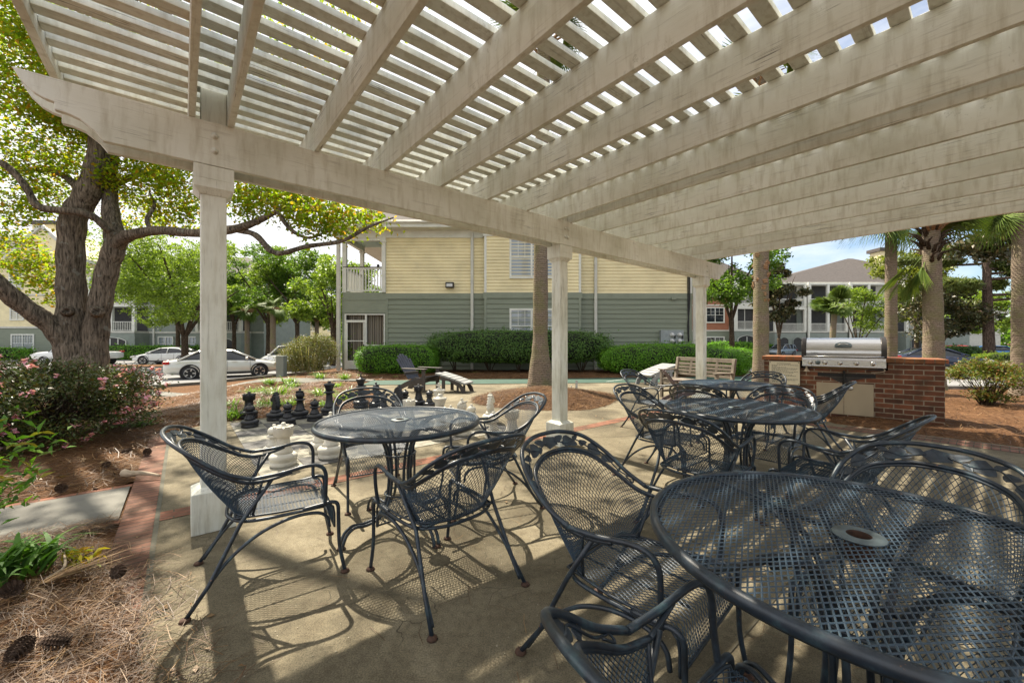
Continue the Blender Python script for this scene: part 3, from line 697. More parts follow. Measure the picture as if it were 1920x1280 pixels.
# ---------------------------------------------------------------- giant chess set
TS = .3875; BT0, BR0 = .5, -4.15
cb = thing('chess_board', 'giant chess board of dark and pale stone tiles set in the patio', 'chess board', (O0[0],O0[1],0), PANG)
for nm, m, par in (('dark_tile', M['tile_dark'], 0), ('pale_tile', M['tile_light'], 1)):
    for i in range(8):
        for j in range(8):
            if (i+j) % 2 == par:
                x0 = BT0+i*TS; y0 = -BR0-(j+1)*TS
                MB().box(x0+.003,x0+TS-.003,y0+.003,y0+TS-.003,-.03,.006).build(nm, m, cb)
BASE = [(.118,0),(.125,.008),(.125,.038),(.118,.046),(.121,.05),(.121,.062),(.132,.075),(.130,.100),(.112,.118),(.088,.126)]
def sc_prof(p, s): return [(r_*s, z*s) for r_, z in p]
def piece(kind, label, u, v, col, ang=None, xy=None):
    x, y = xy or G(u, v); m = M['black_plastic'] if col == 'b' else M['white_plastic']
    sname = {'pawn':'chess_pawn','rook':'chess_rook','knight':'chess_knight','bishop':'chess_bishop','queen':'chess_queen','king':'chess_king'}[kind]
    t = thing(sname, label, 'chess piece', (x,y,.006), random.uniform(0,6) if ang is None else ang, ('black' if col == 'b' else 'white')+' giant chess pieces')
    s = {'pawn':.88,'rook':.98,'knight':1.0,'bishop':1.0,'queen':1.05,'king':1.08}[kind]
    MB().lathe(sc_prof(BASE, s), 28).build('base', m, t)
    if kind == 'pawn':
        MB().lathe(sc_prof([(.088,.124),(.070,.15),(.052,.20),(.050,.225),(.075,.235),(.082,.247),(.072,.258),(.048,.262)],s),24).build('body', m, t)
        MB().lathe(sc_prof([(.046,.26),(.066,.28),(.074,.305),(.066,.332),(.046,.352),(.020,.360),(.016,.366),(.022,.376),(.018,.388),(.0,.392)],s),24).build('head', m, t)
    elif kind == 'rook':
        MB().lathe(sc_prof([(.090,.124),(.082,.15),(.066,.20),(.058,.27),(.062,.285),(.078,.295)],s),24).build('body', m, t)
        h = MB().lathe(sc_prof([(.078,.293),(.090,.305),(.092,.375),(.094,.385),(.08,.390),(.070,.395),(.0,.400)],s),24)
        for k in range(8):
            a = k*math.pi/4+.1; h.obox((.084*s*math.cos(a),.084*s*math.sin(a),.394*s),(.020*s,.046*s,.012*s),Matrix.Rotation(a,3,'Z'))
        h.lathe(sc_prof([(.05,.396),(.046,.406),(.020,.412),(.024,.424),(.014,.436),(0,.438)],s),14); h.build('turret', m, t)
    elif kind == 'knight':
        MB().lathe(sc_prof([(.090,.124),(.074,.145),(.070,.165)],s),24).build('body', m, t)
        pl = [(-.062,.16),(-.085,.22),(-.075,.30),(-.050,.37),(-.022,.415),(-.012,.452),(.010,.425),(.040,.405),(.075,.365),(.112,.325),(.118,.300),(.098,.285),(.070,.295),(.040,.285),(.055,.25),(.080,.21),(.072,.16)]
        h = MB(); pl = [(a*s,b*s) for a,b in pl]
        for w_, k_ in ((.068,.88),(.052,1.0)):
            h.prism([(a*k_,(b-.16*s)*(.96+.04*k_)+.16*s) for a,b in pl], lambda p,q,d,w_=w_: (p, -w_*s/1.0*.5+d*1.0, q), w_*s)
        for k in range(5): h.obox((-.07*s+k*.012*s, 0, (.24+k*.042)*s), (.02*s,.088*s,.03*s), Matrix.Rotation(-.3,3,'Y'))
        h.build('horse_head', m, t, bevel=.010)
    elif kind == 'bishop':
        MB().lathe(sc_prof([(.092,.124),(.072,.15),(.052,.22),(.046,.28),(.074,.292),(.082,.303),(.06,.313),(.045,.322)],s),24).build('body', m, t)
        h = MB().lathe(sc_prof([(.044,.32),(.062,.35),(.068,.38),(.056,.415),(.034,.443),(.018,.452),(.014,.458),(.021,.470),(.014,.484),(0,.488)],s),24)
        h.obox((.022*s,0,.415*s),(.085*s,.11*s,.012*s),Matrix.Rotation(-.75,3,'Y')); h.build('mitre', m, t)
    else:
        MB().lathe(sc_prof([(.094,.124),(.074,.15),(.054,.22),(.046,.32),(.050,.345),(.080,.358),(.086,.37),(.060,.384),(.050,.39)],s),24).build('body', m, t)
        h = MB().lathe(sc_prof([(.050,.388),(.058,.42),(.078,.478),(.088,.488),(.080,.50),(.060,.504)],s),24)
        if kind == 'queen': h.lathe(sc_prof([(.060,.503),(.042,.512),(.022,.518),(.028,.532),(.016,.546),(0,.548)],s),16)
        else:
            h.lathe(sc_prof([(.062,.503),(.030,.518),(.018,.524)],s),16); h.obox((0,0,.555*s),(.022*s,.024*s,.075*s)); h.obox((0,0,.56*s),(.066*s,.022*s,.024*s))
        h.build('crown', m, t)
    return t
for a in [('pawn','black chess pawn closest to the tall white post',468.4,801),
 ('rook','black chess rook half hidden behind the pawn nearest the white post',467,784),
 ('knight','black chess knight in profile between the first pawn and the bishop',517,788),
 ('pawn','black chess pawn in front of the black knight and bishop',539.5,797),
 ('bishop','black chess bishop left of the tall black queen',562.4,784),
 ('pawn','black chess pawn just left of the black queen',589.9,789),
 ('queen','tall black chess queen with flared crown at the left edge of the mesh chair hoop',617.4,778),
 ('king','black chess king with a brown cross rising behind the mesh chair hoop',676.6,764),
 ('bishop','black chess bishop seen through the mesh chair back, beside the black king',705,766),
 ('pawn','small black chess pawn behind the right end of the mesh chair hoop',719.5,774),
 ('knight','black chess knight below the dark slatted lounge chair rear leg',747.7,768),
 ('pawn','black chess pawn between the far black knight and the far rook',760,764),
 ('rook','black chess rook under the dark slatted lounge chair seat',785,762),
 ('pawn','rightmost black chess pawn, next to the white king',805,765)]:
    piece(a[0], a[1], a[2], a[3], 'b', 2.6 if a[0] == 'knight' else None)
for a in [('rook','front white chess rook framed by the left chair armrests',531.4,872),
 ('pawn','white chess pawn partly hidden behind the front white rook',514,855),
 ('pawn','white chess pawn behind the big white piece at the table edge',599,847),
 ('bishop','large white chess piece under the left rim of the mesh table',620,857),
 ('knight','white chess knight hidden mostly by the mesh tabletop',692,845),
 ('rook','white chess rook with its notched top showing over the far table rim',767,800),
 ('king','white chess king with bucket crown standing over the table rim',823,800),
 ('pawn','white chess pawn low behind the table rim, right of the white king',845,806),
 ('bishop','white chess bishop with slit mitre between two white pawns',866,815),
 ('pawn','round-headed white chess pawn right of the white bishop',884,803),
 ('knight','white chess knight beside the upper edge of the right mesh chair hoop',920,792),
 ('pawn','white chess pawn seen through the back of the right mesh chair, left one',925,822),
 ('rook','white chess rook seen through the back of the right mesh chair',960,828),
 ('queen','white chess piece whose base shows below the table by its right leg',824.7,823)]:
    piece(a[0], a[1], a[2], a[3], 'w', 1.2 if a[0] == 'knight' else None)

# ---------------------------------------------------------------- adirondack chairs, ottoman, bench
def adirondack(label, x, y, h, m, mf, s=1.0, tilt=0):
    t = thing('adirondack_chair', label, 'lounge chair', (x,y,zg(x,y)), hd(h))
    e = bpy.data.objects
    def fin(o):
        o.scale = (s,s,s)
        if tilt: o.rotation_euler = (tilt,0,0); o.location = (0,-.25*s,.10*s)
        return o
    for k, (ox, top) in enumerate(((-.20,.80),(-.12,.88),(-.04,.92),(.04,.92),(.12,.88),(.20,.80))):
        a = Vector((ox*.86,-.22,.30)); b = Vector((ox*1.12,-.22-.52*(top-.30)/.62*.85,top)); o = MB().bar(a,b,.072,.02,(0,1,.4)); 
        fin(o.build('back_slat', m, t, bevel=.006))
    for k in range(6): fin(MB().obox((0,.30-k*.088,.375-k*.022),(.52,.078,.022),Matrix.Rotation(.24,3,'X')).build('seat_slat', m, t, bevel=.004))
    for q in (-.27,.27):
        fin(MB().obox((q*1.1,.06,.575),(.13,.74,.022)).build('armrest', mf, t, bevel=.008))
        fin(MB().obox((q,.33,.28),(.03,.10,.56)).build('leg', mf, t, bevel=.004))
        fin(MB().prism([(.38,.24),(.38,.36),(.05,.36),(-.30,.22),(-.62,.06),(-.66,0),(-.52,0),(-.2,.13),(.1,.22)], lambda p,z,d: (q*.9-.014+d,p,z), .028).build('rail', mf, t))
    fin(MB().obox((0,-.30,.44),(.5,.03,.08)).build('back_brace', mf, t)); return t
adirondack('dark slatted lounge chair facing right beyond the chess board', -2.32, 10.1, (.88,-.47), M['adir'], M['adirfr'])
adirondack('small plum-brown lounge chair back peeking out left of the white corner post', 3.66, 8.35, (.99,-.1), M['plum'], M['plum'], .72)
def ottoman(label, x, y, h, m, mf, s=1.0):
    ot = thing('ottoman', label, 'footrest', (x,y,zg(x,y)), hd(h))
    def fin(o): o.scale = (s,s,s); return o
    for q in (-.24,.24):
        fin(MB().prism([(-.28,.40),(-.28,.30),(-.05,.28),(.22,.14),(.30,.0),(.40,0),(.36,.12),(.20,.27),(.0,.36)], lambda p,z,d: (q-.014+d,p,z), .028).build('rail', mf, ot))
        fin(MB().obox((q,-.20,.18),(.03,.08,.36)).build('leg', mf, ot)); fin(MB().obox((q*.8,.16,.11),(.03,.05,.22)).build('leg', mf, ot))
    for k in range(6): fin(MB().obox((0,-.36+k*.135,.44-k*.030-k*k*.002),(.52,.128,.045),Matrix.Rotation(-.18-.03*k,3,'X')).build('top_slat', m, ot, bevel=.005))
ottoman('dark slatted footrest with a pale grey top beside the dark lounge chair', -1.42, 9.95, (.95,-.3), M['adirgrey'], M['adirfr'])
ottoman('pale grey curved slatted footrest on the green strip, left of the wooden bench', 4.2, 11.6, (-.93,-.36), M['adirgrey'], M['adirgrey'], 1.25)

def bench():
    h = Vector((-.906,-.423,0)); ax = (.423,-.906)
    c = (3.58+ax[0]*.70, 9.09+ax[1]*.70)
    t = thing('garden_bench', 'weathered wooden bench with slatted back behind the corner post', 'bench', (c[0],c[1],0), hd((h.x,h.y)))
    L = .70
    for s in (-1,1):
        MB().obox((s*L,.22,.31),(.06,.06,.62)).build('leg', M['teak'], t, bevel=.005)
        MB().prism([(-.24,0),(-.18,0),(-.18,.42),(-.27,.90),(-.33,.90),(-.24,.42)], lambda p,z,d: (s*L-.03+d,p,z), .06).build('leg', M['teak'], t, bevel=.005)
        MB().prism([(.29,.635),(.29,.612),(-.24,.60),(-.24,.63)], lambda p,z,d: (s*L-.04+d,p,z), .08).build('armrest', M['teak'], t, bevel=.005)
        MB().bar((s*L,.22,.14),(s*L,-.2,.14),.04,.05).build('stretcher', M['teak'], t)
    MB().bar((-L,.02,.14),(L,.02,.14),.04,.05).build('stretcher', M['teak'], t)
    for k in range(5): MB().box(-L-.03,L+.03,.245-k*.092-.078,.245-k*.092,.405,.43).build('seat_slat', M['teak'], t, bevel=.004)
    MB().bar((-L,.22,.365),(L,.22,.365),.035,.08).build('seat_rail', M['teak'], t)
    def bk(z): return -.21-.09*(z-.42)/.48
    MB().bar((-L,bk(.85)-.012,.855),(L,bk(.85)-.012,.855),.032,.085).build('top_rail', M['teak'], t, bevel=.005)
    for z in (.755,.68,.605,.53): MB().bar((-L,bk(z),z),(L,bk(z),z),.022,.052).build('back_slat', M['teak'], t)
    for s in (-.32,.32):
        for z in (.797,.718,.643,.568): MB().obox((s,bk(z),z),(.05,.02,.03)).build('spacer_block', M['teak'], t)
bench()
def stake(label, u, v, w, top):
    x, y = G(u, v); tag(MB().box(-w,w,-.015,.015,0,top).build('marker_stake', M['trimgrey'], None, (x,y,0), .004), label, 'stake')
stake('thin grey stake at the edge of the palm mulch ring', 1081, 736, .025, .30); stake('short yellowish stub beside the thin grey stake', 1071, 733, .014, .14)

# ---------------------------------------------------------------- brick counter with grill
CC = (6.25,5.75); CA = math.atan2(-.626,.78)              # front right corner; local -x runs left along the face, +y goes back
ct = thing('brick_counter', 'red brick barbecue counter with mossy brick cap holding the steel grill', 'counter', (CC[0],CC[1],0), CA)
LN = 2.22
w = MB(); w.box(-LN,-1.69,0,.69,0,.925); w.box(-.60,0,0,.69,0,.925); w.box(-1.69,-.60,0,.69,0,.80); w.box(-1.69,-.60,.50,.69,.80,.925); w.build('brick_body', M['brickwall'], ct)
cp = MB(); cp.box(-LN-.03,-1.66,-.035,.725,.926,.99); cp.box(-.63,.035,-.035,.725,.926,.99); cp.box(-1.66,-.63,.55,.725,.926,.99); cp.build('brick_cap', M['brickcap'], ct, bevel=.006)
dr = MB().box(-1.475,-1.125,-.012,.0,.07,.575).build('cabinet_door', M['door'], ct, bevel=.003)
MB().box(-1.120,-.765,-.012,.0,.07,.575).build('cabinet_door', M['door'], ct, bevel=.003)
MB().lathe([(.02,0),(.034,.004),(.036,.010),(.03,.012),(0,.010)],20).build('latch', M['steel'], dr).matrix_local = Matrix.Translation((-1.045,-.013,.50)) @ Matrix.Rotation(R(90),4,'X')
MB().box(-1.46,-.74,-.006,-.001,.675,.735).build('gap_shade', M['black'], ct)  # flat black strip painting the shade of the gap under the grill
MB().prism([(-1.42,.672),(-1.30,.66),(-1.2,.60),(-1.16,.585),(-1.08,.585),(-1.02,.63),(-.9,.655),(-.78,.672)], lambda p,z,d: (p,-.0045+d,z), .003).build('soot_stain', M['steeldark'], ct)
MB().bar((-1.12,-.008,.60),(-1.12,-.008,.50),.03,.004,(0,1,0)).build('grease_drip', M['black'], ct)
def grill():
    t = thing('gas_grill', 'stainless steel gas grill with domed hood built into the brick counter', 'grill', (CC[0],CC[1],0), CA)
    x0, x1 = -1.665, -.625
    MB().prism([(-.02,.80),(.49,.80),(.49,.985),(.02,.985)], lambda p,z,d: (x0+.02+d,p,z), x1-x0-.04).build('firebox', M['steeldark'], t)
    MB().prism([(-.085,.838),(-.085,.86),(-.052,.945),(-.052,.985),(.06,.985),(.06,.838)], lambda p,z,d: (x0+d,p,z), x1-x0).build('control_panel', M['steel'], t, bevel=.004)
    pr = [(-.03,.992),(-.035,1.06)]+[(.19-.225*math.cos(R(a)),1.07+.235*math.sin(R(a))) for a in range(8,96,8)]+[(.30,1.31),(.40,1.26),(.47,1.14),(.49,.992)]
    MB().prism(pr, lambda p,z,d: (x0+.055+d,p,z), x1-x0-.11).build('hood', M['steel'], t)
    for a in (x0-.012, x1-.052):
        MB().prism([(p*1.06-.012,.985+(z-.985)*1.04) for p,z in pr], lambda p,z,d: (a+d,p,z), .064).build('hood_end', M['steeldark'], t, bevel=.006)
    MB().tube([(x0+.02,-.045,1.005),(x1-.02,-.045,1.005)], .012, 10).build('lower_trim', M['steel'], t)
    h = MB(); hx = -1.13
    h.prism([(-.115,-.02),(-.095,.018),(-.04,.040),(.04,.040),(.095,.018),(.115,-.02),(.09,-.035),(-.09,-.035)], lambda p,q,d: (hx+p,-.030+q*.42-d,1.20+q*1.0), .010)
    h.build('thermometer_plate', M['hub'], t, bevel=.004)
    MB().tube(cr([(hx-.07,-.05,1.19),(hx-.05,-.075,1.205),(hx,-.08,1.212),(hx+.05,-.075,1.205),(hx+.07,-.05,1.19)],4), .010, 8).build('handle', M['steel'], t)
    lg = MB()
    for k, (dx, hh) in enumerate(((0,.016),(.018,.010),(.034,.014),(.047,.020),(.066,.013),(.083,.010))):
        lg.tube([(x0+.12+dx,-.0375,1.055),(x0+.126+dx,-.0375,1.055+hh),(x0+.134+dx,-.0375,1.057)], .003, 5)
    lg.build('script_mark', M['ink'], t)
    for k, x in enumerate((-1.555,-1.455,-1.36,-1.17,-.97,-.775)):
        kb = MB().lathe([(.036,0),(.036,.008),(.026,.012),(.024,.040),(.018,.046),(0,.046)],18)
        if k != 1: kb.obox((0,.0,.050),(.013,.050,.018))
        kb.build('knob', M['steel'] if k != 1 else M['hub'], t).matrix_local = Matrix.Translation((x,-.066,.902)) @ Matrix.Rotation(R(90-22),4,'X')
    MB().add([(x0+.06,-.05,.836),(x1-.06,-.05,.836),(x1-.06,.3,.836),(x0+.06,.3,.836),(-1.25,.02,.775),(-1.05,.02,.775),(-1.05,.2,.775),(-1.25,.2,.775)],
        [(0,1,5,4),(1,2,6,5),(2,3,7,6),(3,0,4,7),(4,5,6,7)]).build('drip_pan', M['greasy'], t)
    MB().tube([(-1.12,-.02,.78),(-1.12,-.03,.62),(-1.13,-.025,.55)], .014, 8).build('gas_pipe', M['black'], t)
    MB().tube(cr([(-.66,-.06,.84),(-.64,-.07,.80),(-.70,-.07,.775),(-.80,-.06,.765)],5), .005, 6).build('hose', M['drywood'], t)
    MB().lathe([(.012,.09),(.016,.05),(.042,.01),(.045,0)],10).build('hanging_tag', M['drywood'], t, (x0+.06,-.045,.745))
grill()
sg = thing('instruction_sign', 'cream instruction sign of small black text on the brick counter', 'sign', (CC[0],CC[1],0), CA)
MB().box(-2.14,-1.70,-.014,-.002,.505,.90).build('board', M['sign'], sg, bevel=.002)
tx = MB(); tx.box(-2.03,-1.83,-.0152,-.0145,.862,.870); z = .835; random.seed(5)
for ln in (1,.2,.55,1,.95,.6,1,.85,.3,.8,.95,.35,.15,1,.9,.5,.25):
    x = -2.105; end = -2.105+.37*ln
    while x < end:
        w_ = random.uniform(.012,.034); tx.box(x,min(x+w_,end+.01),-.0150,-.0144,z,z+.0068); x += w_+.006
    z -= .0185
tx.build('text', M['ink'], sg)
for a in (-2.125,-1.715):
    for b in (.52,.885): MB().box(a-.006,a+.006,-.0165,-.0142,b-.006,b+.006).build('screw', M['ink'], sg)

# ---------------------------------------------------------------- yellow and green apartment building
FY = 17.5; K = FY/F
def ux(u): return (u-960)*K
def vz(v): return H+(640-v)*K
def siding(mb, x0, x1, z0, z1, y, ex, lap=.03):
    z = z0
    while z < z1-.005:
        e = min(z+ex, z1); mb.add([(x0,y-lap,z),(x1,y-lap,z),(x1,y-.002,e),(x0,y-.002,e),(x0,y,z),(x1,y,z)], [(0,1,2,3),(4,5,1,0)]); z += ex
def window(par, x0, x1, z0, z1, y, mats, cols=3, rows=2, sashes=2, fw=.09, deep=.05):
    f = MB(); f.box(x0-fw,x1+fw,y-deep,y,z1,z1+fw); f.box(x0-fw,x1+fw,y-deep-.03,y,z0-fw,z0); f.box(x0-fw,x0,y-deep,y,z0,z1); f.box(x1,x1+fw,y-deep,y,z0,z1)
    for k in range(1,sashes): q = x0+(x1-x0)*k/sashes; f.box(q-.04,q+.04,y-deep+.005,y,z0,z1)
    f.box(x0,x1,y-deep+.012,y,(z0+z1)/2-.025,(z0+z1)/2+.025)
    for k in range(sashes):
        a = x0+(x1-x0)*k/sashes; b = x0+(x1-x0)*(k+1)/sashes
        for i in range(1,cols): q = a+(b-a)*i/cols; f.box(q-.01,q+.01,y-deep+.02,y-.01,(z0+z1)/2,z1)
        for i in range(1,rows): q = (z0+z1)/2+(z1-z0)/2*i/rows; f.box(a,b,y-deep+.021,y-.01,q-.01,q+.01)
    o = f.build('window', mats[0], par); MB().box(x0,x1,y-.024,y-.004,z0,z1).build('pane', mats[1], o); return o
def railing(mb, a, b, z0, z1, n):
    a = Vector(a); b = Vector(b)
    mb.bar((*a,z1),(*b,z1),.07,.06); mb.bar((*a,z0+.08),(*b,z0+.08),.05,.05)
    for k in range(n):
        p = a+(b-a)*((k+.5)/n); mb.box(p.x-.022,p.x+.022,p.y-.018,p.y+.018,z0+.06,z1-.02)
def main_building():
    t = thing('apartment_building', 'two storey building, cream siding over grey-green, with corner balcony, behind the hedges', 'building')
    ZM, ZE = vz(550), vz(437)                               # band between floors, underside of eaves
    xl, xr = ux(724), ux(1297); bx0, bx1 = ux(909), ux(1087); BYF = FY-.32
    sh = MB(); sh.box(xl,xr,FY,FY+11,-.4,ZE+.3); sh.box(bx0,bx1,BYF,FY,-.4,ZE+.3); sh.build('wall_core', M['green'], t)
    g = MB(); y_ = MB()
    for a,b,yy in ((xl,bx0,FY),(bx0,bx1,BYF),(bx1,xr,FY)):
        siding(g, a, b, -.2, ZM-.24, yy, .205); siding(y_, a, b, ZM, ZE, yy, .142)
    g.build('lower_wall', M['green'], t); y_.build('upper_wall', M['yellow'], t)
    b = MB()
    for a,c,yy in ((xl,bx0,FY),(bx0-.05,bx1+.05,BYF),(bx1,xr,FY)): b.box(a,c,yy-.035,yy,ZM-.24,ZM)
    for x in (bx0,bx1-.10): b.box(x,x+.10,BYF-.036,BYF,-.2,ZM-.24)
    b.box(xr-.12,xr,FY-.034,FY-.001,-.2,ZM-.25); b.box(xl,xl+.09,FY-.034,FY-.001,-.2,ZM-.25); b.build('belt_trim', M['trimgreen'], t)
    b = MB()
    for x in (bx0,bx1-.10): b.box(x,x+.10,BYF-.037,BYF,ZM,ZE)
    b.box(xr-.12,xr+.012,FY-.03,FY-.001,ZM,ZE); b.build('corner_trim', M['trim'], t)
    # roof
    x0,x1,y0,y1 = ux(636)-.45, xr+.5, FY-.6, FY+11.6
    r = MB(); zr = ZE+.36; rid = zr+4.1
    r.add([(x0,y0,zr),(x1,y0,zr),(x1,y1,zr),(x0,y1,zr),(x0+5.5,(y0+y1)/2,rid),(x1-5.5,(y0+y1)/2,rid)],[(0,1,5,4),(1,2,5),(2,3,4,5),(3,0,4)]); rf = r.build('roof', M['roof'], t)
    e = MB(); e.box(x0,x1,y0,y0+.03,ZE+.10,zr-.002); e.box(x0,x0+.03,y0+.03,y1,ZE+.10,zr-.002); e.box(x1-.03,x1,y0+.03,y1,ZE+.10,zr-.002); e.box(x0+.03,x1-.03,y0+.03,y1,ZE+.10,ZE+.13); e.build('eaves', M['trim'], rf)
    fb = MB(); fb.box(ux(640),xr,FY-.06,FY-.002,ZE-.22,ZE+.098); fb.box(bx0-.06,bx1+.06,BYF-.05,FY-.07,ZE-.22,ZE+.097); fb.build('frieze', M['trim'], t)
    MB().tube([(x0,y0-.05,zr-.05),(x1,y0-.05,zr-.05)], .06, 8).build('gutter', M['trim'], rf)
    for u_ in (885.5, 1116, 1300.5):
        yy = FY-.09 if u_ < 1290 else FY-.06; x = ux(u_)
        MB().box(x-.062,x+.062,yy-.05,yy+.04,-.1,ZE).build('downspout', M['trimgrey'], t, bevel=.01)
    x = ux(636); MB().box(x-.075,x+.075,FY-.13,FY-.02,-.1,ZE).build('downspout', M['trimgrey'], t, bevel=.01)
    # windows in the bay
    for z0,z1 in ((vz(521),vz(436)+.02),(vz(640),vz(583))):
        window(t, ux(959), ux(1033), z0, min(z1,ZE-.30), BYF, (M['trim'],M['blinds']), 3, 2, 2, .085, .05)
    # corner balcony over a screened porch
    cx0, cx1, yb = ux(643), xl, FY+2.2
    pb = MB(); pb.box(cx0,cx1,FY-.02,yb,ZM-.18,ZM+.04); pb.build('balcony_floor', M['trimgreen'], t)
    MB().box(cx0,cx1,FY+.05,yb,ZE-.10,ZE-.02).build('balcony_ceiling', M['ceil'], t)
    bw = MB(); siding(bw, ux(686), cx1, ZM+.04, ZE-.10, yb, .142); bw.box(ux(686),cx1,yb,yb+.2,ZM,ZE); bw.build('balcony_wall', M['yellow'], t)
    dw = MB().box(cx1-.62,cx1-.02,yb-.05,yb-.02,ZM+.05,ZM+2.15).build('balcony_door', M['trim'], t); MB().box(cx1-.48,cx1-.06,yb-.056,yb-.051,ZM+.3,ZM+2.0).build('glass', M['darkglass'], dw)
    MB().lathe([(.03,-.16),(.07,-.12),(.06,.05),(.09,.07),(.02,.14)],10).build('wall_lamp', M['darktrim'], t, (cx1-1.05,yb-.12,ZM+1.55))
    for x,yy in ((cx0+.06,FY+.06),(cx1-.09,FY+.0),(cx0+.06,yb-.1)):
        ps = MB().box(x-.085,x+.085,yy-.085,yy+.085,ZM+.04,ZE-.1).build('balcony_post', M['trim'], t, bevel=.008)
        MB().box(x-.12,x+.12,yy-.12,yy+.12,ZE-.42,ZE-.36).build('capital', M['trim'], ps)
    bm = MB(); bm.box(cx0-.03,cx1,FY-.04,FY+.14,ZE-.34,ZE-.10); bm.box(cx0-.03,cx0+.15,FY+.14,yb,ZE-.34,ZE-.10); bm.build('balcony_beam', M['trim'], t)
    rl = MB(); railing(rl, (cx0+.15,FY+.02), (cx1-.18,FY+.02), ZM+.04, ZM+1.10, 12); railing(rl, (cx0+.06,FY+.15), (cx0+.06,yb-.2), ZM+.04, ZM+1.10, 14); rl.build('balcony_railing', M['trim'], t)
    MB().box(cx0+.02,cx1-.02,FY-.03,FY+.07,ZM+1.131,ZM+1.17).build('hand_rail', M['adirfr'], t)
    lo = MB(); lo.box(cx0-.03,cx1,FY-.03,FY+.1,vz(587),ZM-.181); lo.box(cx0-.03,cx0+.10,FY-.02,FY+.1,-.3,vz(587)); lo.box(cx1-.05,cx1+.001,FY-.02,FY+.1,-.3,vz(587)); lo.box(cx0-.028,cx0,FY+.1,yb,-.3,ZM-.18); lo.box(cx0,cx1,yb,yb+.1,-.3,ZM-.18); lo.box(cx0,cx1,FY-.045,FY-.031,ZM-.30,ZM-.26); lo.box(cx0+.1,cx1-.05,FY+.1,FY+2,-.3,.03); lo.build('porch_wall', M['trimgreen'], t)
    d0,d1,dz = ux(646.5), ux(688), vz(587)-.03
    dm = MB(); top = vz(600)
    for a,b in ((d0,d0+.07),(d1-.07,d1)): dm.box(a,b,FY-.04,FY+.02,.02,dz)
    dm.box(d0+.07,d1-.07,FY-.04,FY+.02,dz-.05,dz); dm.box(d0+.07,d1-.07,FY-.045,FY+.02,top-.10,top); 
    for a,b in ((d0+.08,d0+.14),(d1-.14,d1-.08)): dm.box(a,b,FY-.055,FY-.02,.03,top-.12)
    dm.box(d0+.14,d1-.14,FY-.055,FY-.02,.05,.42); dm.box(d0+.14,d1-.14,FY-.055,FY-.02,vz(639)-.02,vz(639)+.02); do = dm.build('screen_door', M['trim'], t)
    MB().box(d1-.13,d1-.10,FY-.09,FY-.056,1.0,1.12).build('handle', M['darktrim'], do)
    wm = MB(); wx0, wx1 = d1+.001, ux(722); wm.box(wx0,wx1,FY-.038,FY+.02,dz-.05,dz); wm.box(wx1-.05,wx1,FY-.038,FY+.02,vz(690),dz-.05); wm.box(wx0,wx1-.05,FY-.038,FY+.02,vz(646)-.06,vz(646))
    for k in range(6): q = wx0+.06+k*(wx1-wx0-.12)/5; wm.box(q-.015,q+.015,FY-.02,FY+.01,.1,vz(646)-.06)
    wm.build('porch_window', M['trim'], t)
    cu = MB(); n = 60; xs = [d0+.05+(wx1-d0-.1)*k/n for k in range(n+1)]
    cu.add([(x_,FY+.16+.03*math.sin(k*1.15),z_) for z_ in (.1,dz-.03) for k,x_ in enumerate(xs)], [(k,k+1,n+2+k,n+1+k) for k in range(n)]); cu.build('porch_curtain', M['curtain'], t)
    # fittings
    x,z = ux(844), vz(535); fl = MB().box(x-.18,x+.18,FY-.20,FY-.02,z-.12,z+.12).build('floodlight', M['darktrim'], t, bevel=.015); MB().box(x-.13,x+.13,FY-.206,FY-.199,z-.075,z+.055).build('lens', M['clearlamp'], fl)
    mb = MB().box(ux(1236),ux(1278),FY-.22,FY-.02,vz(690),vz(619)).build('meter_box', M['grey_box'], t, bevel=.01)
    for u_,v_ in ((1256,628),(1270,628),(1256,639),(1270,639)):
        MB().lathe([(.10,0),(.10,.05),(.075,.08),(.07,.13),(0,.15)],16).build('meter', M['clearlamp'], mb).matrix_local = Matrix.Translation((ux(u_),FY-.22,vz(v_))) @ Matrix.Rotation(R(90),4,'X')
        MB().box(ux(u_)+.09,ux(u_)+.16,FY-.25,FY-.221,vz(v_)-.16,vz(v_)-.02).build('breaker', M['ink'], mb)
    for dx in (0,.05): MB().tube(cr([(ux(1289)+dx,FY-.05,ZE),(ux(1289)+dx*1.4,FY-.06,vz(560)),(ux(1290)-dx*.6,FY-.06,vz(610)),(ux(1290)+dx*.3,FY-.05,vz(640))],5),.026,6).build('cable', M['cable'], t)
    MB().box(ux(1258),ux(1266),FY-.10,FY-.02,vz(562),vz(557)).build('vent', M['trimgreen'], t)
main_building()
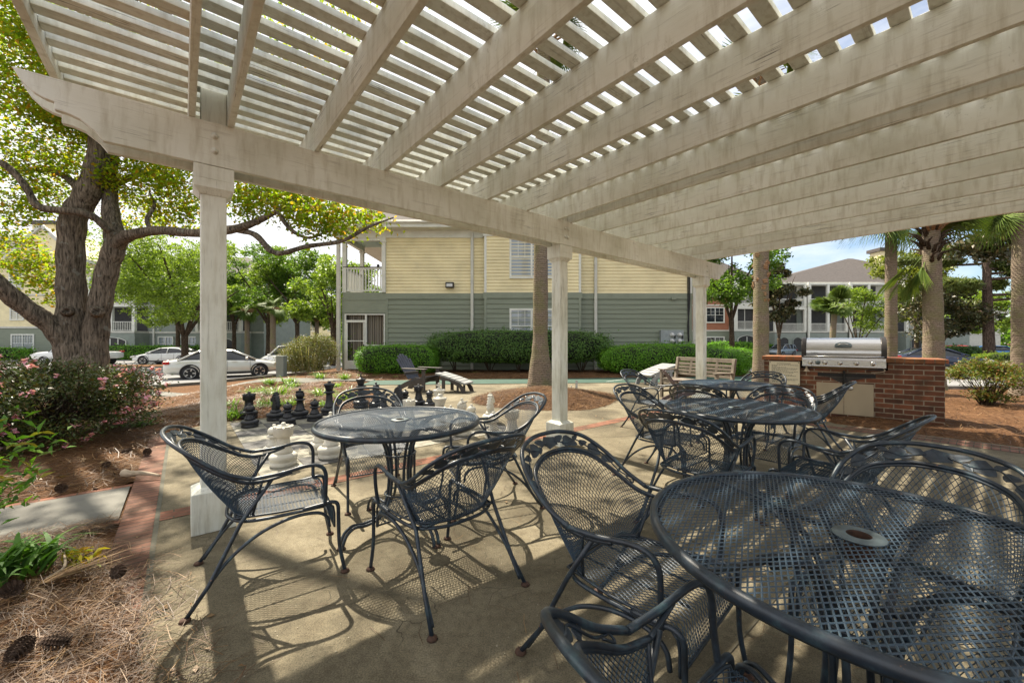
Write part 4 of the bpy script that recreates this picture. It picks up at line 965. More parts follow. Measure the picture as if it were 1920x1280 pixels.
# ---------------------------------------------------------------- hedges and shrubs
def hedge(name, label, x0, x1, y0, y1, h, n, leaf, m, round_=.5, z=0, base=0, stems=0, taper=0, cat='hedge'):
    cx, cy = (x0+x1)/2, (y0+y1)/2; ax, ay = (x1-x0)/2, (y1-y0)/2
    t = thing(name, label, cat, (cx,cy,z)); az = (h-base)/2
    d = rng.normal(size=(n,3)); p = 2/round_
    s = (np.abs(d/np.array([1,1,1]))**p).sum(1)**(1/p); d = d/s[:,None]
    bmp = 1+.05*np.sin(d[:,0]*ax*3.1+1.7)*np.cos(d[:,1]*5+d[:,2]*4)+.03*np.sin(d[:,0]*ax*7.3+d[:,1]*9)+.032*rng.normal(size=n)
    c = d*bmp[:,None]*np.array([ax,ay,az]); c[:,2] += base+az
    if taper: c[:,2] -= taper*np.clip((c[:,0]/ax-.2)/.8,0,1)**2*az
    c = c[c[:,2] > .02+base*.4]
    sh = c[rng.integers(0,len(c),int(len(c)*.05))]; sh = sh*(1+np.abs(rng.normal(size=len(sh)))[:,None]*.05)+np.array([0,0,.03])
    nn = c/np.array([ax*ax,ay*ay,az*az])-np.array([0,0,(base+az)/az**2]); nn /= np.linalg.norm(nn,axis=1)[:,None]; nn[:,2] += .35; n0 = len(c)
    c = np.concatenate([c, np.repeat(sh,2,0)+rng.normal(size=(len(sh)*2,3))*leaf*.6])
    nn = np.concatenate([nn, rng.normal(size=(len(c)-n0,3))+np.array([0,0,.6])])
    foliage('foliage', c, leaf, m, t, .6, .3, None, nn)
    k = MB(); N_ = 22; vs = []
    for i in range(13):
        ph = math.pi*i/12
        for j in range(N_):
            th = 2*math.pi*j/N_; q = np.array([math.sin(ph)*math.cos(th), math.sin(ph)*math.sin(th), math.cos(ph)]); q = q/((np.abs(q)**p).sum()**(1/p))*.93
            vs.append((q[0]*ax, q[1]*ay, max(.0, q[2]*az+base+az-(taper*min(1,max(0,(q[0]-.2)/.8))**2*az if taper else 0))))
    k.add(vs, [(i*N_+j,(i+1)*N_+j,(i+1)*N_+(j+1)%N_,i*N_+(j+1)%N_) for i in range(12) for j in range(N_)], True); k.build('shade_core', M['core'], t)  # solid core, its near-black stands for shade between the leaves
    if stems:
        for i in range(stems):
            x = -ax*.9+1.8*ax*(i+.5)/stems+random.uniform(-.1,.1)
            b = MB()
            for q in range(6):
                a = random.uniform(0,6.28); b.tube(cr([(x+.05*math.cos(a),.05*math.sin(a)-.1,0),(x+.12*math.cos(a),.14*math.sin(a)-.1,base*.5),(x+.35*math.cos(a),.35*math.sin(a)-.05,base+.25)],3), [.022]*6+[.012], 5)
            b.build('stem', M['twig'], t)
    return t
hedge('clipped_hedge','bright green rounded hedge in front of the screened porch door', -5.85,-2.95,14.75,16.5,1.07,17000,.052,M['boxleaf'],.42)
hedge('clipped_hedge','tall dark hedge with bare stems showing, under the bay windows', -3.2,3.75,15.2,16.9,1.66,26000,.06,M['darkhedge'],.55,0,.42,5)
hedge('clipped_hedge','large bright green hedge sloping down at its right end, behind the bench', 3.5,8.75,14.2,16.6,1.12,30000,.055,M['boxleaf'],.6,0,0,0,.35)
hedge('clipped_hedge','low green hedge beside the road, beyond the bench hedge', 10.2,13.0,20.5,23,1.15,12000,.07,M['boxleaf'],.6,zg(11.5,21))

def pine_straw(name, poly, n, L, w, zfn, top=.03):
    xs = [p[0] for p in poly]; ys = [p[1] for p in poly]; pts = []
    while sum(len(q) for q in pts) < n:
        x = rng.uniform(min(xs),max(xs),n); y = rng.uniform(min(ys),max(ys),n); k = inpoly(x,y,poly); pts.append(np.stack([x[k],y[k]],1))
    p = np.concatenate(pts)[:n]; z = np.array([zfn(a,b) for a,b in p])+.002+top*rng.random(n)**1.6
    v, q = needles(np.column_stack([p,z]), L, w); return tag(npmesh(name, v, q, M['fallen']), 'loose fallen pine needles lying over the planting bed', 'pine straw', None, 'stuff')
def bedz(x, y): return zg(x,y)-.02
# near bed, bottom left: a raised cushion of straw that spills over the bricks
nb = [P(-.10,5.0),P(-.14,1.5),P(-.18,.75),P(-.34,.05),P(-.55,-.46),P(-1.1,-.68),P(-2.0,-.74),P(-3.4,-.72),P(-3.4,5.0)]
def mound(name, label, poly, h, step, m, edge=.35, amp=.03):
    xs = [p[0] for p in poly]; ys = [p[1] for p in poly]; gx = np.arange(min(xs)-step,max(xs)+step,step); gy = np.arange(min(ys)-step,max(ys)+step,step)
    X, Y = np.meshgrid(gx,gy); pts = np.stack([X.ravel(),Y.ravel()],1); D = np.full(len(pts),1e9); a = np.array(poly); b = np.roll(a,-1,0)
    for s, e in zip(a,b):
        d = e-s; t = np.clip(((pts-s)@d)/(d@d),0,1); D = np.minimum(D, np.linalg.norm(pts-(s+t[:,None]*d),axis=1))
    D = np.where(inpoly(pts[:,0],pts[:,1],poly), D, -D)
    f = np.clip(D/edge,0,1); Z = h*(f*f*(3-2*f)) + amp*f*(np.sin(pts[:,0]*5.1+pts[:,1]*2)*np.cos(pts[:,1]*4.3-pts[:,0])*.6+rng.normal(size=len(pts))*.25)
    Z += np.array([zg(x,y) for x,y in pts]) - .018*(f <= 0)
    nx, ny = len(gx), len(gy); i, j = np.meshgrid(np.arange(nx-1),np.arange(ny-1)); q = (j*nx+i).ravel(); Q = np.stack([q,q+1,q+nx+1,q+nx],1)
    Q = Q[(D[Q] > -step).all(1)]
    o = npmesh(name, np.column_stack([pts,Z]), Q, m, smooth=True); tag(o, kind='structure')
    def zf(x, y):
        k = min(max(int(round((y-gy[0])/step)),0),ny-1)*nx+min(max(int(round((x-gx[0])/step)),0),nx-1); return Z[k]
    return zf
zn = mound('mulch_bed','', nb, .075, .05, M['straw'], .22)
pine_straw('pine_straw', nb, 64000, .16, .0019, zn, .035)
pine_straw('pine_straw', [P(-.41,-.40),P(-.41,-.66),P(-3.4,-.76),P(-3.4,-.5)], 2600, .15, .0026, lambda x,y: .012, .03)
spill = [P(-.40,3.2),P(-.40,-.2),P(-.1,.2),P(.02,.9),P(.12,1.5),P(.18,2.4),P(.1,3.2)]
pine_straw('pine_straw', spill, 900, .15, .0026, lambda x,y: .008, .012)
lb = [P(-.40,-1.56),P(-6,-1.56),(-8.5,5.5),(-8.5,10),(-7.0,12.6),(-4.5,11.9),(-4.3,11.2),P(2.9,-4.38),P(.35,-4.38),P(-.25,-4.0)]
zl = mound('mulch_bed','', lb, .05, .15, M['straw'], .5, .05)
pine_straw('pine_straw', lb, 30000, .19, .0048, zl, .03)
ring = [(.75+1.62*math.cos(a)+.12*math.sin(3*a), 8.9+1.75*math.sin(a)) for a in np.linspace(0,6.28,26)[:-1]]
zr_ = mound('mulch_ring','', ring, .16, .08, M['straw'], 1.3, .03)
pine_straw('pine_straw', ring, 11000, .17, .0048, zr_, .03)
rb = [P(7.55,5.0),P(7.55,1.8),P(8.0,1.3),P(8.15,-1.2),(8.2,9.2),(12.8,15.2),(19,15.0),(19,4)]
zb_ = mound('mulch_bed','', rb, .05, .16, M['straw'], .5, .05)
pine_straw('pine_straw', rb, 20000, .20, .0055, zb_, .03)
fb = [(-7.3,13.75),(-4.6,12.9),(9.2,14.35),(9.4,17.3),(-7.4,17.3)]
zf_ = mound('mulch_bed','', fb, .04, .25, M['straw'], .5, .04); pine_straw('pine_straw', fb, 14000, .22, .009, zf_, .03)
ob = [(-7.2,13.0),(-11.1,13.1),(-12.9,13.5),(-14.6,14.2),(-20.4,7.2),(-12,2),(-8.6,5.4),(-8.6,10)]
zo_ = mound('mulch_bed','', ob, .05, .25, M['straw'], .5, .05); pine_straw('pine_straw', ob, 12000, .22, .008, zo_, .03)

# daylily clumps by the chess board
for lab,u,v,s in [('daylily clump right of the white post, closest to it',431,786,.30),('upper daylily clump touching the right edge of the white post',430,766,.24),
 ('daylily clump behind the black chess rook and knight',497,768,.30),('daylily clump behind the black chess bishop',543,764,.26),('daylily clump left of the black queen, by the narrow path',603,744,.30),
 ('tall daylily clump between the black queen and king',648,752,.34),('small daylily clump at the foot of the black queen',611,764,.22),('large daylily clump in the middle of the mulch, below the path',520,743,.38),
 ('daylily clump left of the large middle one',478,741,.28),('daylily clump beside the path in the middle',548,729,.28),('pale daylily clump at the corner of the feathery shrub',541,713,.30),
 ('spreading daylily patch left of the feathery shrub',505,717,.26),('daylily patch in front of the feathery shrub',601,709,.30),('daylily patch beside the building downspout',646,711,.28),('daylily clump at the bend of the path',629,728,.24)]:
    z = -.1; x, y = G(u, v, 0)
    for _ in range(4): z = zg(x,y); x, y = G(u, v, z)
    blade_clump('daylily', lab, 'plant', x, y, 70, s*1.15, s*.95, .022, M['lily'], 'daylily clumps in the mulch', s*.5)
for lab,u,v in [('tiny green tuft under the rounded hedge, left one',705,706),('tiny green tuft under the rounded hedge, right one',742,709),('tiny green tuft left of the rounded hedge',674,706),('low green tuft under the bare hedge stems',893,701)]:
    x, y = G(u, v); blade_clump('green_tuft', lab, 'plant', x, y, 26, .16, .14, .014, M['lily'], 'small tufts along the hedge', .08)
x, y = G(268,803); blade_clump('green_tuft','dark green strappy clump alone in the mulch left of the white post','plant',x,y,60,.30,.17,.026,M['lilydark'],None,.12)
x, y = -2.50, 2.0; blade_clump('lily_clump','glossy broad-bladed green clump beside the walkway, in the straw','plant',x,y,110,.24,.21,.030,M['lilydark'],None,.16,.085)
# nandina sprays at the left edge and the golden seedling
def spray(name, label, base, stems, m, n, Lf, cat='plant', sp=.05):
    t = thing(name, label, cat, base); mb = MB(); cs = []; vs = []
    for pts in stems:
        p = cr(pts, 6); mb.tube(p, [.004*(1-i/len(p)*.7) for i in range(len(p))], 5)
        for i in range(len(p)//3, len(p)):
            for k in range(n): cs.append(np.array(p[i])+rng.normal(size=3)*sp)
    mb.build('stem', M['twig'], t); foliage('foliage', np.array(cs), Lf, m, t, .30, .6); return t
spray('nandina','lime green pointed-leaf shrub reaching in at the left edge', (-3.02,2.18,.03), [[(0,0,0),(.02,.03,.35),(.16,.08,.58),(.42,.1,.68)],[(0,0,0),(.05,.0,.3),(.22,.02,.46),(.40,.02,.50)],[(0,0,0),(-.03,.03,.35),(.06,.05,.6),(.26,.06,.78)],[(0,0,0),(.05,-.02,.22),(.20,-.04,.36),(.36,-.03,.36)],[(-.1,.0,0),(-.1,.0,.4),(-.02,.0,.7),(.16,.02,.86)]], M['nandina'], 4, .075, 'shrub', .042)
spray('seedling','small golden-yellow seedling in the pine straw beside the green clump', (-2.31,2.08,.06), [[(0,0,0),(.03,.02,.05),(.10,.05,.075)],[(0,0,0),(-.02,.03,.05),(-.06,.05,.065)],[(0,0,0),(.05,.0,.04),(.13,.02,.05)]], M['gold'], 3, .05, 'plant', .022)

# flowering azaleas
def azalea(label, x, y, z, r, h, n, leaf, m, flowers, twigs=60, fl=.05):
    t = thing('azalea_bush', label, 'shrub', (x,y,z)); mb = MB()
    for i in range(twigs):
        a = random.uniform(0,6.28); q = r*random.uniform(.3,1); hh = h*random.uniform(.45,.95)
        mb.tube(cr([(.12*r*math.cos(a),.12*r*math.sin(a),0),(q*.35*math.cos(a+.3),q*.35*math.sin(a+.3),hh*.35),(q*.7*math.cos(a),q*.7*math.sin(a),hh*.7),(q*math.cos(a-.15),q*math.sin(a-.15),hh)],3), [.010]*3+[.007]*3+[.004]*4, 4, cap=False)
    mb.build('twigs', M['twig'], t); bl = []
    for i in range(34):
        a = random.uniform(0,6.28); q = r*random.random()**.55*.85; rr = random.uniform(.18,.36)*r
        zz = h*(.60+.36*(1-(q/r)**2)*random.uniform(.5,1)) if random.random() < .62 else h*random.uniform(.22,.6)
        bl.append((q*math.cos(a), q*math.sin(a), zz-rr*.35, rr, rr, rr*.6, n/34))
    c = clump_pts(bl, 11, .075, .4); c = c[c[:,2] > .05+.12*rng.random(len(c))]; foliage('foliage', c, leaf, m, t, .45, .5)
    if flowers:
        d = c[rng.integers(0,len(c),flowers*6)]; rad = np.linalg.norm((d-np.array([0,0,h*.45]))/np.array([r,r,h*.6]),axis=1); d = d[np.argsort(-rad)][:int(flowers*2.2)]; d = d[rng.permutation(len(d))][:flowers]
        f = np.repeat(d,7,0)+rng.normal(size=(flowers*7,3))*fl*.33; foliage('flowers', f, fl, M['pink'], t, .8, .8)
    return t
azalea('big pink-flowering azalea bush in front of the oak trunk', -5.72,4.75,zg(-5.72,4.75),1.18,1.10,26000,.042,M['azalea'],230,170,.044)
azalea('second azalea at the left edge, behind the walkway', -7.9,5.5,zg(-7.9,5.5),1.2,1.5,12000,.05,M['azalea'],90,60,.045)
azalea('green and rust azalea beside the right-hand palm', 9.05,7.6,.0,.52,.95,6500,.05,leafmat('azalea_rusty',[(.06,.10,.018),(.10,.15,.02),(.16,.19,.03),(.22,.09,.03),(.07,.12,.02)],.35),0,50)
# feathery shrub left of the building
fs = thing('feathery_shrub','tall feathery green shrub with brown base left of the downspout','shrub',(-8.2,16.0,zg(-8.2,16)))
bl = []
for _ in range(170): a = random.uniform(0,6.28); q = random.random()**.5; bl.append(((1.0*q*math.cos(a),.8*q*math.sin(a),.05),a,random.uniform(.2,.6),random.uniform(.8,1.45),.022,.75))
v,q = blades(bl); npmesh('fronds', v, q, M['grassy'], fs)
c = clump_pts([(.15,0,.80,1.05,.75,.72,9000),(-.55,0,.6,.65,.6,.6,3500),(.5,0,1.2,.5,.5,.35,1500)],20,.11,.5); foliage('foliage', c, .085, leafmat('feathery_leaves',[(.12,.16,.035),(.18,.21,.05),(.22,.20,.08),(.15,.10,.05)],.3), fs, .25, .2)
ub = (-8.62,14.9); tag(MB().box(-.14,.14,-.12,.12,-.3,.72).build('utility_box', M['greywall'], None, (ub[0],ub[1],0), .01), 'grey-green utility box at the edge of the feathery shrub','utility box')
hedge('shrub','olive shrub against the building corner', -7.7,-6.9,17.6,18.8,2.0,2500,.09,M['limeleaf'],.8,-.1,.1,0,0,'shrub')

# ---------------------------------------------------------------- litter: cones, stalks, leaves
def cone(label, x, y, z, s, ang, tilt):
    mb = MB(); L = .11*s
    mb.lathe([(0,-L*.5),(.018*s,-L*.4),(.022*s,0),(.012*s,L*.4),(0,L*.5)],8)
    for i in range(9):
        zz = -L*.46+L*.9*i/8; rr = s*.040*math.sin(math.pi*(.16+.70*i/8))**.8
        for k in range(11):
            a = 2*math.pi*k/11+i*.6; p = (rr*math.cos(a),rr*math.sin(a),zz); ca,sa = math.cos(a),math.sin(a); w = .009*s
            mb.add([(p[0]*.3,p[1]*.3,zz-.004*s),(p[0]-sa*-w,p[1]-ca*w,zz+.004*s),(p[0]*1.12,p[1]*1.12,zz+.012*s),(p[0]+sa*-w,p[1]+ca*w,zz+.004*s),(p[0]*.8,p[1]*.8,zz+.002*s)],[(0,1,2,3),(0,4,1),(1,4,2),(2,4,3),(3,4,0)])
    o = mb.build('pine_cone', M['cone'], None, (x,y,z)); o.rotation_euler = (R(90)+tilt,0,ang); return tag(o, label, 'pine cone', 'pine cones in the straw beds')
cone('pine cone lying along the walkway edge, left of the white stalk', *G(114,918,.04),.055,.85,1.3,.1)
cone('open dark pine cone in the middle of the near straw bed', *G(222,1085,.1),0.135,.72,.4,-.5)
cone('large glossy pine cone cut by the left edge', *G(22,1122,.1),0.145,.85,1.1,.1)
cone('pine cone half buried near the bottom left corner', *G(104,1222,.08),0.125,.75,2.2,.4)
cone('dark pine cone beside the brick edging, above the white stalk', *G(276,848,.04),.05,.9,.9,.2)
cone('small pine cone left of the one by the brick edging', *G(236,846,.04),.045,.8,2.0,-.2)
cone('small dark pine cone below the pink azalea', *G(200,872,.04),.045,.8,.5,.2)
cone('pine cone broken beside the bottom left one', *G(40,1235,.08),0.125,.8,.2,.3)
def stalk(label, pts, w0, w1, cat='palm stalk'):
    p = cr(pts, 5); n = len(p); tag(MB().tube(p, [w0+(w1-w0)*i/(n-1) for i in range(n)], 7).build('palm_stalk', M['drywood']), label, cat)
a = G(232,888,.07); b = G(300,889,.05)
stalk('bleached palm stalk with a flared end across the brick edging', [(a[0],a[1],.08),(a[0]+.07,a[1]-.01,.075),((a[0]+b[0])/2,(a[1]+b[1])/2,.07),(b[0],b[1],.04)], .035, .011)
a = G(88,1080,.1); b = G(118,1044,.1); stalk('thin curved pale stalk beside the golden seedling', [(a[0],a[1],.09),(a[0]+.03,a[1]+.05,.12),(b[0],b[1],.15)], .009,.004)
a = G(60,1100,.1); b = G(200,1052,.1)
bl = []
for k in range(16): bl.append(((a[0]+.006*k,a[1],.10+.002*k), math.atan2(b[1]-a[1],b[0]-a[0])+random.uniform(-.22,.22), random.uniform(.18,.34), random.uniform(.0,.05), .012, .8))
v,q = blades(bl); tag(npmesh('dry_palm_leaf', v, q, M['litter']), 'shredded dry palm leaf over the near straw','dry leaf')
a = G(112,900,.05); tag(foliage('fallen_leaf', np.array([[0,0,.0],[.02,.01,.003]]), .07, M['litter'], None, .6, 3, (a[0],a[1],.075)), 'single tan fallen leaf on the straw above the pine cone','dry leaf')
lp = []
for poly, n in ((nb,130),(lb,240),(rb,160)):
    xs=[p[0] for p in poly]; ys=[p[1] for p in poly]; x=rng.uniform(min(xs),max(xs),n*3); y=rng.uniform(min(ys),max(ys),n*3); k=inpoly(x,y,poly); lp.append(np.stack([x[k],y[k],np.array([zg(i,j) for i,j in zip(x[k],y[k])])+.095],1)[:n])
x = rng.uniform(-2.5,3,60); y = rng.uniform(1.2,7,60); lp.append(np.stack([x,y,np.full(60,.009)],1))
k = 2600; x = rng.uniform(-2.6,4.2,k); y = rng.uniform(1.0,6.5,k)
tag(foliage('grit', np.column_stack([x,y,np.full(k,.003)]), .007, simple('pale_grit',(.34,.30,.22),.9,0,.6,200), None, .8, 2), 'fine pale grit and petals scattered on the patio', 'grit', None, 'stuff')
k = 420; x = rng.uniform(-2.3,3.0,k); y = rng.uniform(1.1,6.5,k); v, q = needles(np.column_stack([x,y,np.full(k,.004)]), .13, .0022, .03); tag(npmesh('pine_straw', v, q, M['fallen']), 'single pine needles blown over the patio', 'pine straw', None, 'stuff')
tag(foliage('leaf_litter', np.concatenate(lp), .034, M['litter'], None, .6, 4), 'scattered dry leaves over beds and patio','leaf litter',None,'stuff')

# ---------------------------------------------------------------- trees
def tree(name, label, loc, limbs, leafc, leaf, m, barkm, group=None, aspect=.6, n=10):
    t = thing(name, label, 'tree', loc, 0, group); mb = MB(); first = True
    for pts, rad in limbs:
        p = cr(pts, 5); r = [float(x) for x in np.interp(np.linspace(0,1,len(p)), np.linspace(0,1,len(rad)), rad)]
        r = [q*(1+.06*math.sin(i*1.7+len(p))) for i,q in enumerate(r)]
        mb.tube(p, r, n if max(rad) > .1 else 6)
    mb.build('trunk', barkm, t); foliage('crown', leafc, leaf, m, t, aspect, .4); return t
OB = (-10.2,9.5,0)
def wl(L): return [tuple(np.array(W(*p))-np.array(OB)) for p in L]
limbs = [(wl([(146,790,9.5),(146,745,9.5),(141,690,9.5),(138,640,9.5),(135,560,9.5),(133,480,9.5),(138,410,9.5),(160,370,9.5),(182,310,9.5),(190,240,9.5),(205,150,9.3),(225,60,9),(270,-60,8.5),(330,-200,8)]),[.56,.46,.38,.325,.27,.25,.25,.245,.22,.19,.15,.12,.08,.03]),
 (wl([(172,790,9.6),(174,720,9.6),(178,640,9.6),(188,570,9.6),(203,500,9.6),(216,455,9.6),(208,400,9.7),(206,340,9.8),(216,260,9.8),(262,160,9.4),(320,40,9)]),[.36,.30,.255,.225,.215,.215,.17,.15,.12,.08,.03]),
 (wl([(210,468,9.6),(232,446,9.5),(262,437,9.4),(300,432,9.3),(365,437,9),(430,431,8.6),(475,418,8.4),(520,396,8.3),(560,376,8.2)]),[.18,.15,.11,.105,.095,.088,.07,.045,.02]),
 (wl([(440,430,8.6),(478,440,8.5),(508,470,8.4),(532,474,8.3),(575,462,8.2),(640,452,8.1),(690,426,8),(738,408,8)]),[.07,.062,.06,.05,.045,.04,.03,.012]),
 (wl([(520,396,8.3),(545,430,8.2),(580,446,8.2),(620,430,8.2)]),[.045,.04,.03,.012]),
 (wl([(160,690,9.5),(128,650,9.4),(98,612,9.2),(40,570,8.8),(-20,520,8.4),(-120,440,8),(-260,380,7.6)]),[.30,.235,.20,.18,.165,.13,.06]),
 (wl([(206,436,9.3),(180,410,9.1),(150,398,9.0),(110,394,9),(70,386,8.9),(48,350,8.8),(10,310,8.7),(-60,280,8.5),(-160,200,8)]),[.07,.08,.085,.08,.078,.075,.07,.06,.03]),
 (wl([(160,366,9.6),(120,330,9.8),(70,318,10),(10,326,10)]),[.10,.07,.05,.02]),
 (wl([(192,240,9.5),(150,190,9.6),(90,150,9.8),(20,180,10)]),[.12,.09,.06,.02]),
 (wl([(208,350,9.8),(250,330,9.9),(300,320,10),(345,350,10.2)]),[.09,.07,.05,.02]),
 (wl([(282,432,9.35),(276,410,9.5),(290,385,9.7),(280,360,9.9)]),[.055,.045,.035,.02]),
 (wl([(100,612,9.2),(120,560,10),(90,530,10.4),(40,520,10.5)]),[.05,.035,.025,.01]),
 ([(1.2,-.8,6.4),(3.2,-1.6,7.6),(5.2,-2.6,8.2),(7.0,-3.0,8.4)],[.12,.09,.06,.02]),([(1.4,-.7,7.6),(3,1.2,9),(4.8,2.0,9.8)],[.09,.06,.02])]
bl = []
for u,v,y,r,n in [(40,60,9,1.6,2900),(120,150,9,1.5,2500),(60,250,9.5,1.3,2100),(10,370,9.5,1.0,1100),(205,215,10,1.3,1900),(120,335,10.5,.9,850),(255,335,10,.85,900),(310,365,10,.8,800),(335,410,10.5,.6,420),(262,405,11,.7,500),(60,500,10.5,.6,380),(104,540,10.5,.5,330),(10,470,10,.8,600),(300,250,10,1.1,1400),(160,60,9.5,1.5,2200),
  (480,380,8.6,.5,420),(540,395,8.4,.5,430),(600,398,8.2,.5,430),(650,412,8.2,.42,330),(700,412,8.2,.28,140),(560,362,8.6,.42,330),(460,352,8.8,.45,380),(520,350,8.8,.45,330),(620,440,8.2,.16,40),(585,440,8.2,.15,35),(330,330,9.5,.5,300)]:
    a = np.array(W(u,v,y))-np.array(OB); bl.append((*a,r,r,r*.8,n*2.1))
for x,y,z,r,n in [(-6.7,6.4,8,1.4,1700),(-4.6,5.5,8.6,1.15,1500),(-3.8,5.3,8.0,1.1,1300),(-8.4,8,10,2.0,2600),(-5,9.9,9,1.4,1300),(-3.0,8.6,8.5,1.0,500),(-11,6.5,9,2.0,2200),(-2.2,5.9,8.4,1.1,900),(-12,11,9,2.2,2400),(-9,12,9.5,2.0,2200),(-7.5,10.5,7.5,1.3,1300),(-5.6,8.4,6.9,.9,500),(-13.5,7,7,1.8,1600),(-7,4.6,8.6,1.4,700)]:
    bl.append((x-OB[0],y-OB[1],z-OB[2],r,r,r*.7,n))
tree('oak_tree','big spreading oak with furrowed twin trunk and yellow-green spring leaves behind the azalea',OB,limbs,clump_pts(bl,24,.17,.45),.092,M['oakleaf'],M['oakbark'],None,.62,12)

ok_ = [o for o in COL.objects if o.get('label','').startswith('big spreading oak')][0]
for u,v,y,r in ((125,583,9.18,.085),(181,584,9.28,.095)):
    k = MB().lathe([(r*1.5,-.09),(r*1.2,-.02),(r,.045),(r*.72,.05),(r*.5,.0),(0,-.03)],14).build('knot', M['oakbark'], ok_); p_ = np.array(W(u,v,y))-np.array(OB)
    k.matrix_local = Matrix.Translation(p_) @ Vector((.66,-.75,.05)).to_track_quat('Z','Y').to_matrix().to_4x4()
def small_tree(label, x, y, h, r, n, leaf, m, name='shade_tree', trunk=.17, fork=.33, seed=1, zc=None, group='shade trees around the car park'):
    rs = random.Random(seed); z = zg(x,y) if zc is None else zc; f = h*fork; lb_ = [([(0,0,-.1),(.03,0,f*.5),(0,.02,f)],[trunk*1.35,trunk,trunk*.95])]; bl = []
    for k in range(6):
        a = k*1.05+rs.uniform(-.3,.3); q = r*rs.uniform(.45,.85); hh = h*rs.uniform(.62,.9)
        lb_.append(([(0,0,f*.93),(q*.3*math.cos(a),q*.3*math.sin(a),f+(hh-f)*.4),(q*.75*math.cos(a),q*.75*math.sin(a),hh*.85),(q*1.05*math.cos(a),q*1.05*math.sin(a),hh)],[trunk*.55,trunk*.42,trunk*.28,trunk*.08]))
    for k in range(22):
        a = rs.uniform(0,6.28); q = r*rs.random()**.5*.9; hz = h*(.40+.52*rs.random()); lim = math.sqrt(max(.05,1-((hz-h*.66)/(h*.36))**2)); q *= lim
        s = r*rs.uniform(.22,.40); bl.append((q*math.cos(a),q*math.sin(a),hz,s,s,s*.62,n/22))
    return tree(name, label, (x,y,z), lb_, clump_pts(bl,20,.17,.45), leaf, m, M['twig'], group)
small_tree('lime-green spreading tree on the car park island, left of the white post',-24.0,29.2,9.6,5.2,30000,.155,M['limeleaf'],trunk=.22,seed=3,fork=.24)
small_tree('green tree just right of the white post, beyond the silver sedan',-24.5,40,11.8,5.2,22000,.21,M['limeleaf'],seed=5,trunk=.2)
small_tree('fullest dark green tree in the middle of the far row',-20.5,38,11.4,4.8,24000,.19,M['midleaf'],seed=8,trunk=.2)
small_tree('light green tree between the fullest tree and the building',-19.0,43,11,4.6,18000,.21,M['limeleaf'],seed=12)
small_tree('bright tree touching the left edge of the balcony',-13.5,30,8.4,3.1,9000,.22,M['limeleaf'],seed=21)
small_tree('leafy tree behind the white sedan, left of the island tree',-35.5,42.3,11.2,4.6,17000,.20,M['limeleaf'],seed=51,trunk=.2)
small_tree('leafy tree behind the island tree, close to the white post',-29.6,42.4,11.6,4.8,18000,.20,M['midleaf'],seed=53,trunk=.2)
small_tree('low dark tree far behind the car park, left of the building',-25,60,8,5,6000,.34,M['midleaf'],seed=27)
small_tree('dark-leaved tree against the terracotta building, left of the shaggy palm trunk',14.6,26.5,11.2,3.6,13000,.20,M['midleaf'],seed=31,trunk=.16,fork=.3)
small_tree('narrow magnolia with brown-backed leaves right of the shaggy palm trunk',33.5,50,12.2,2.9,11000,.34,M['magleaf'],seed=33,trunk=.2,fork=.2)
small_tree('airy multi-stemmed tree right of the short far palm',33,38,7.6,2.6,6500,.18,M['limeleaf'],seed=35,trunk=.12,fork=.12)
small_tree('golden-green tree between the two right-hand palm trunks',34.5,34,10.8,3.4,13000,.24,leafmat('golden_green',[(.16,.20,.03),(.22,.24,.04),(.12,.16,.03)],.4),seed=37,trunk=.16)
small_tree('dark glossy broad tree right of the thick palm trunk',31.5,29.5,6.2,2.7,9000,.20,M['magleaf'],seed=39,trunk=.13,fork=.15)
small_tree('light young tree at the far right edge of the car park',54,45,8.5,3.6,7000,.28,M['limeleaf'],seed=41,trunk=.14)
# pine on the right
def pine(label, x, y, h, seed):
    rs = random.Random(seed); z = zg(x,y); L = [([(0,0,-.1),(-.15,0,h*.3),(-.25,0,h*.6),(-.2,.1,h)],[.34,.27,.2,.06])]; c = []
    for k in range(24):
        a = rs.uniform(0,6.28); z0 = h*(.30+.66*k/24); q = rs.uniform(3.0,5.6)*(1-.45*k/24); b = (q*math.cos(a),q*math.sin(a),z0+q*rs.uniform(-.05,.25))
        L.append(([(-.2,0,z0),(b[0]*.5,b[1]*.5,z0+.1),b],[.10,.06,.02]))
        for s in range(int(q*3)): t_ = rs.uniform(.4,1.06); c.append((b[0]*t_,b[1]*t_,z0+(b[2]-z0)*t_+.15,.55,.55,.26,420))
    t = thing('pine_tree', label, 'tree', (x,y,z)); mb = MB()
    for p_, r_ in L: p = cr(p_,5); mb.tube(p, [float(q) for q in np.interp(np.linspace(0,1,len(p)),np.linspace(0,1,len(r_)),r_)], 9)
    mb.build('trunk', M['pinebark'], t)
    foliage('crown', clump_pts(c,22,.18,.3), .34, M['needles'], t, .20, .2)
pine('tall pine with dark scaly trunk and flat airy boughs on the right', 33.6,28.0,13.5,4)
azb = clump_pts([(0,0,0,.9,.8,.7,900),(.7,.3,-.3,.5,.5,.4,350),(-.8,.2,-.2,.6,.5,.4,350)],14,.12,.3)

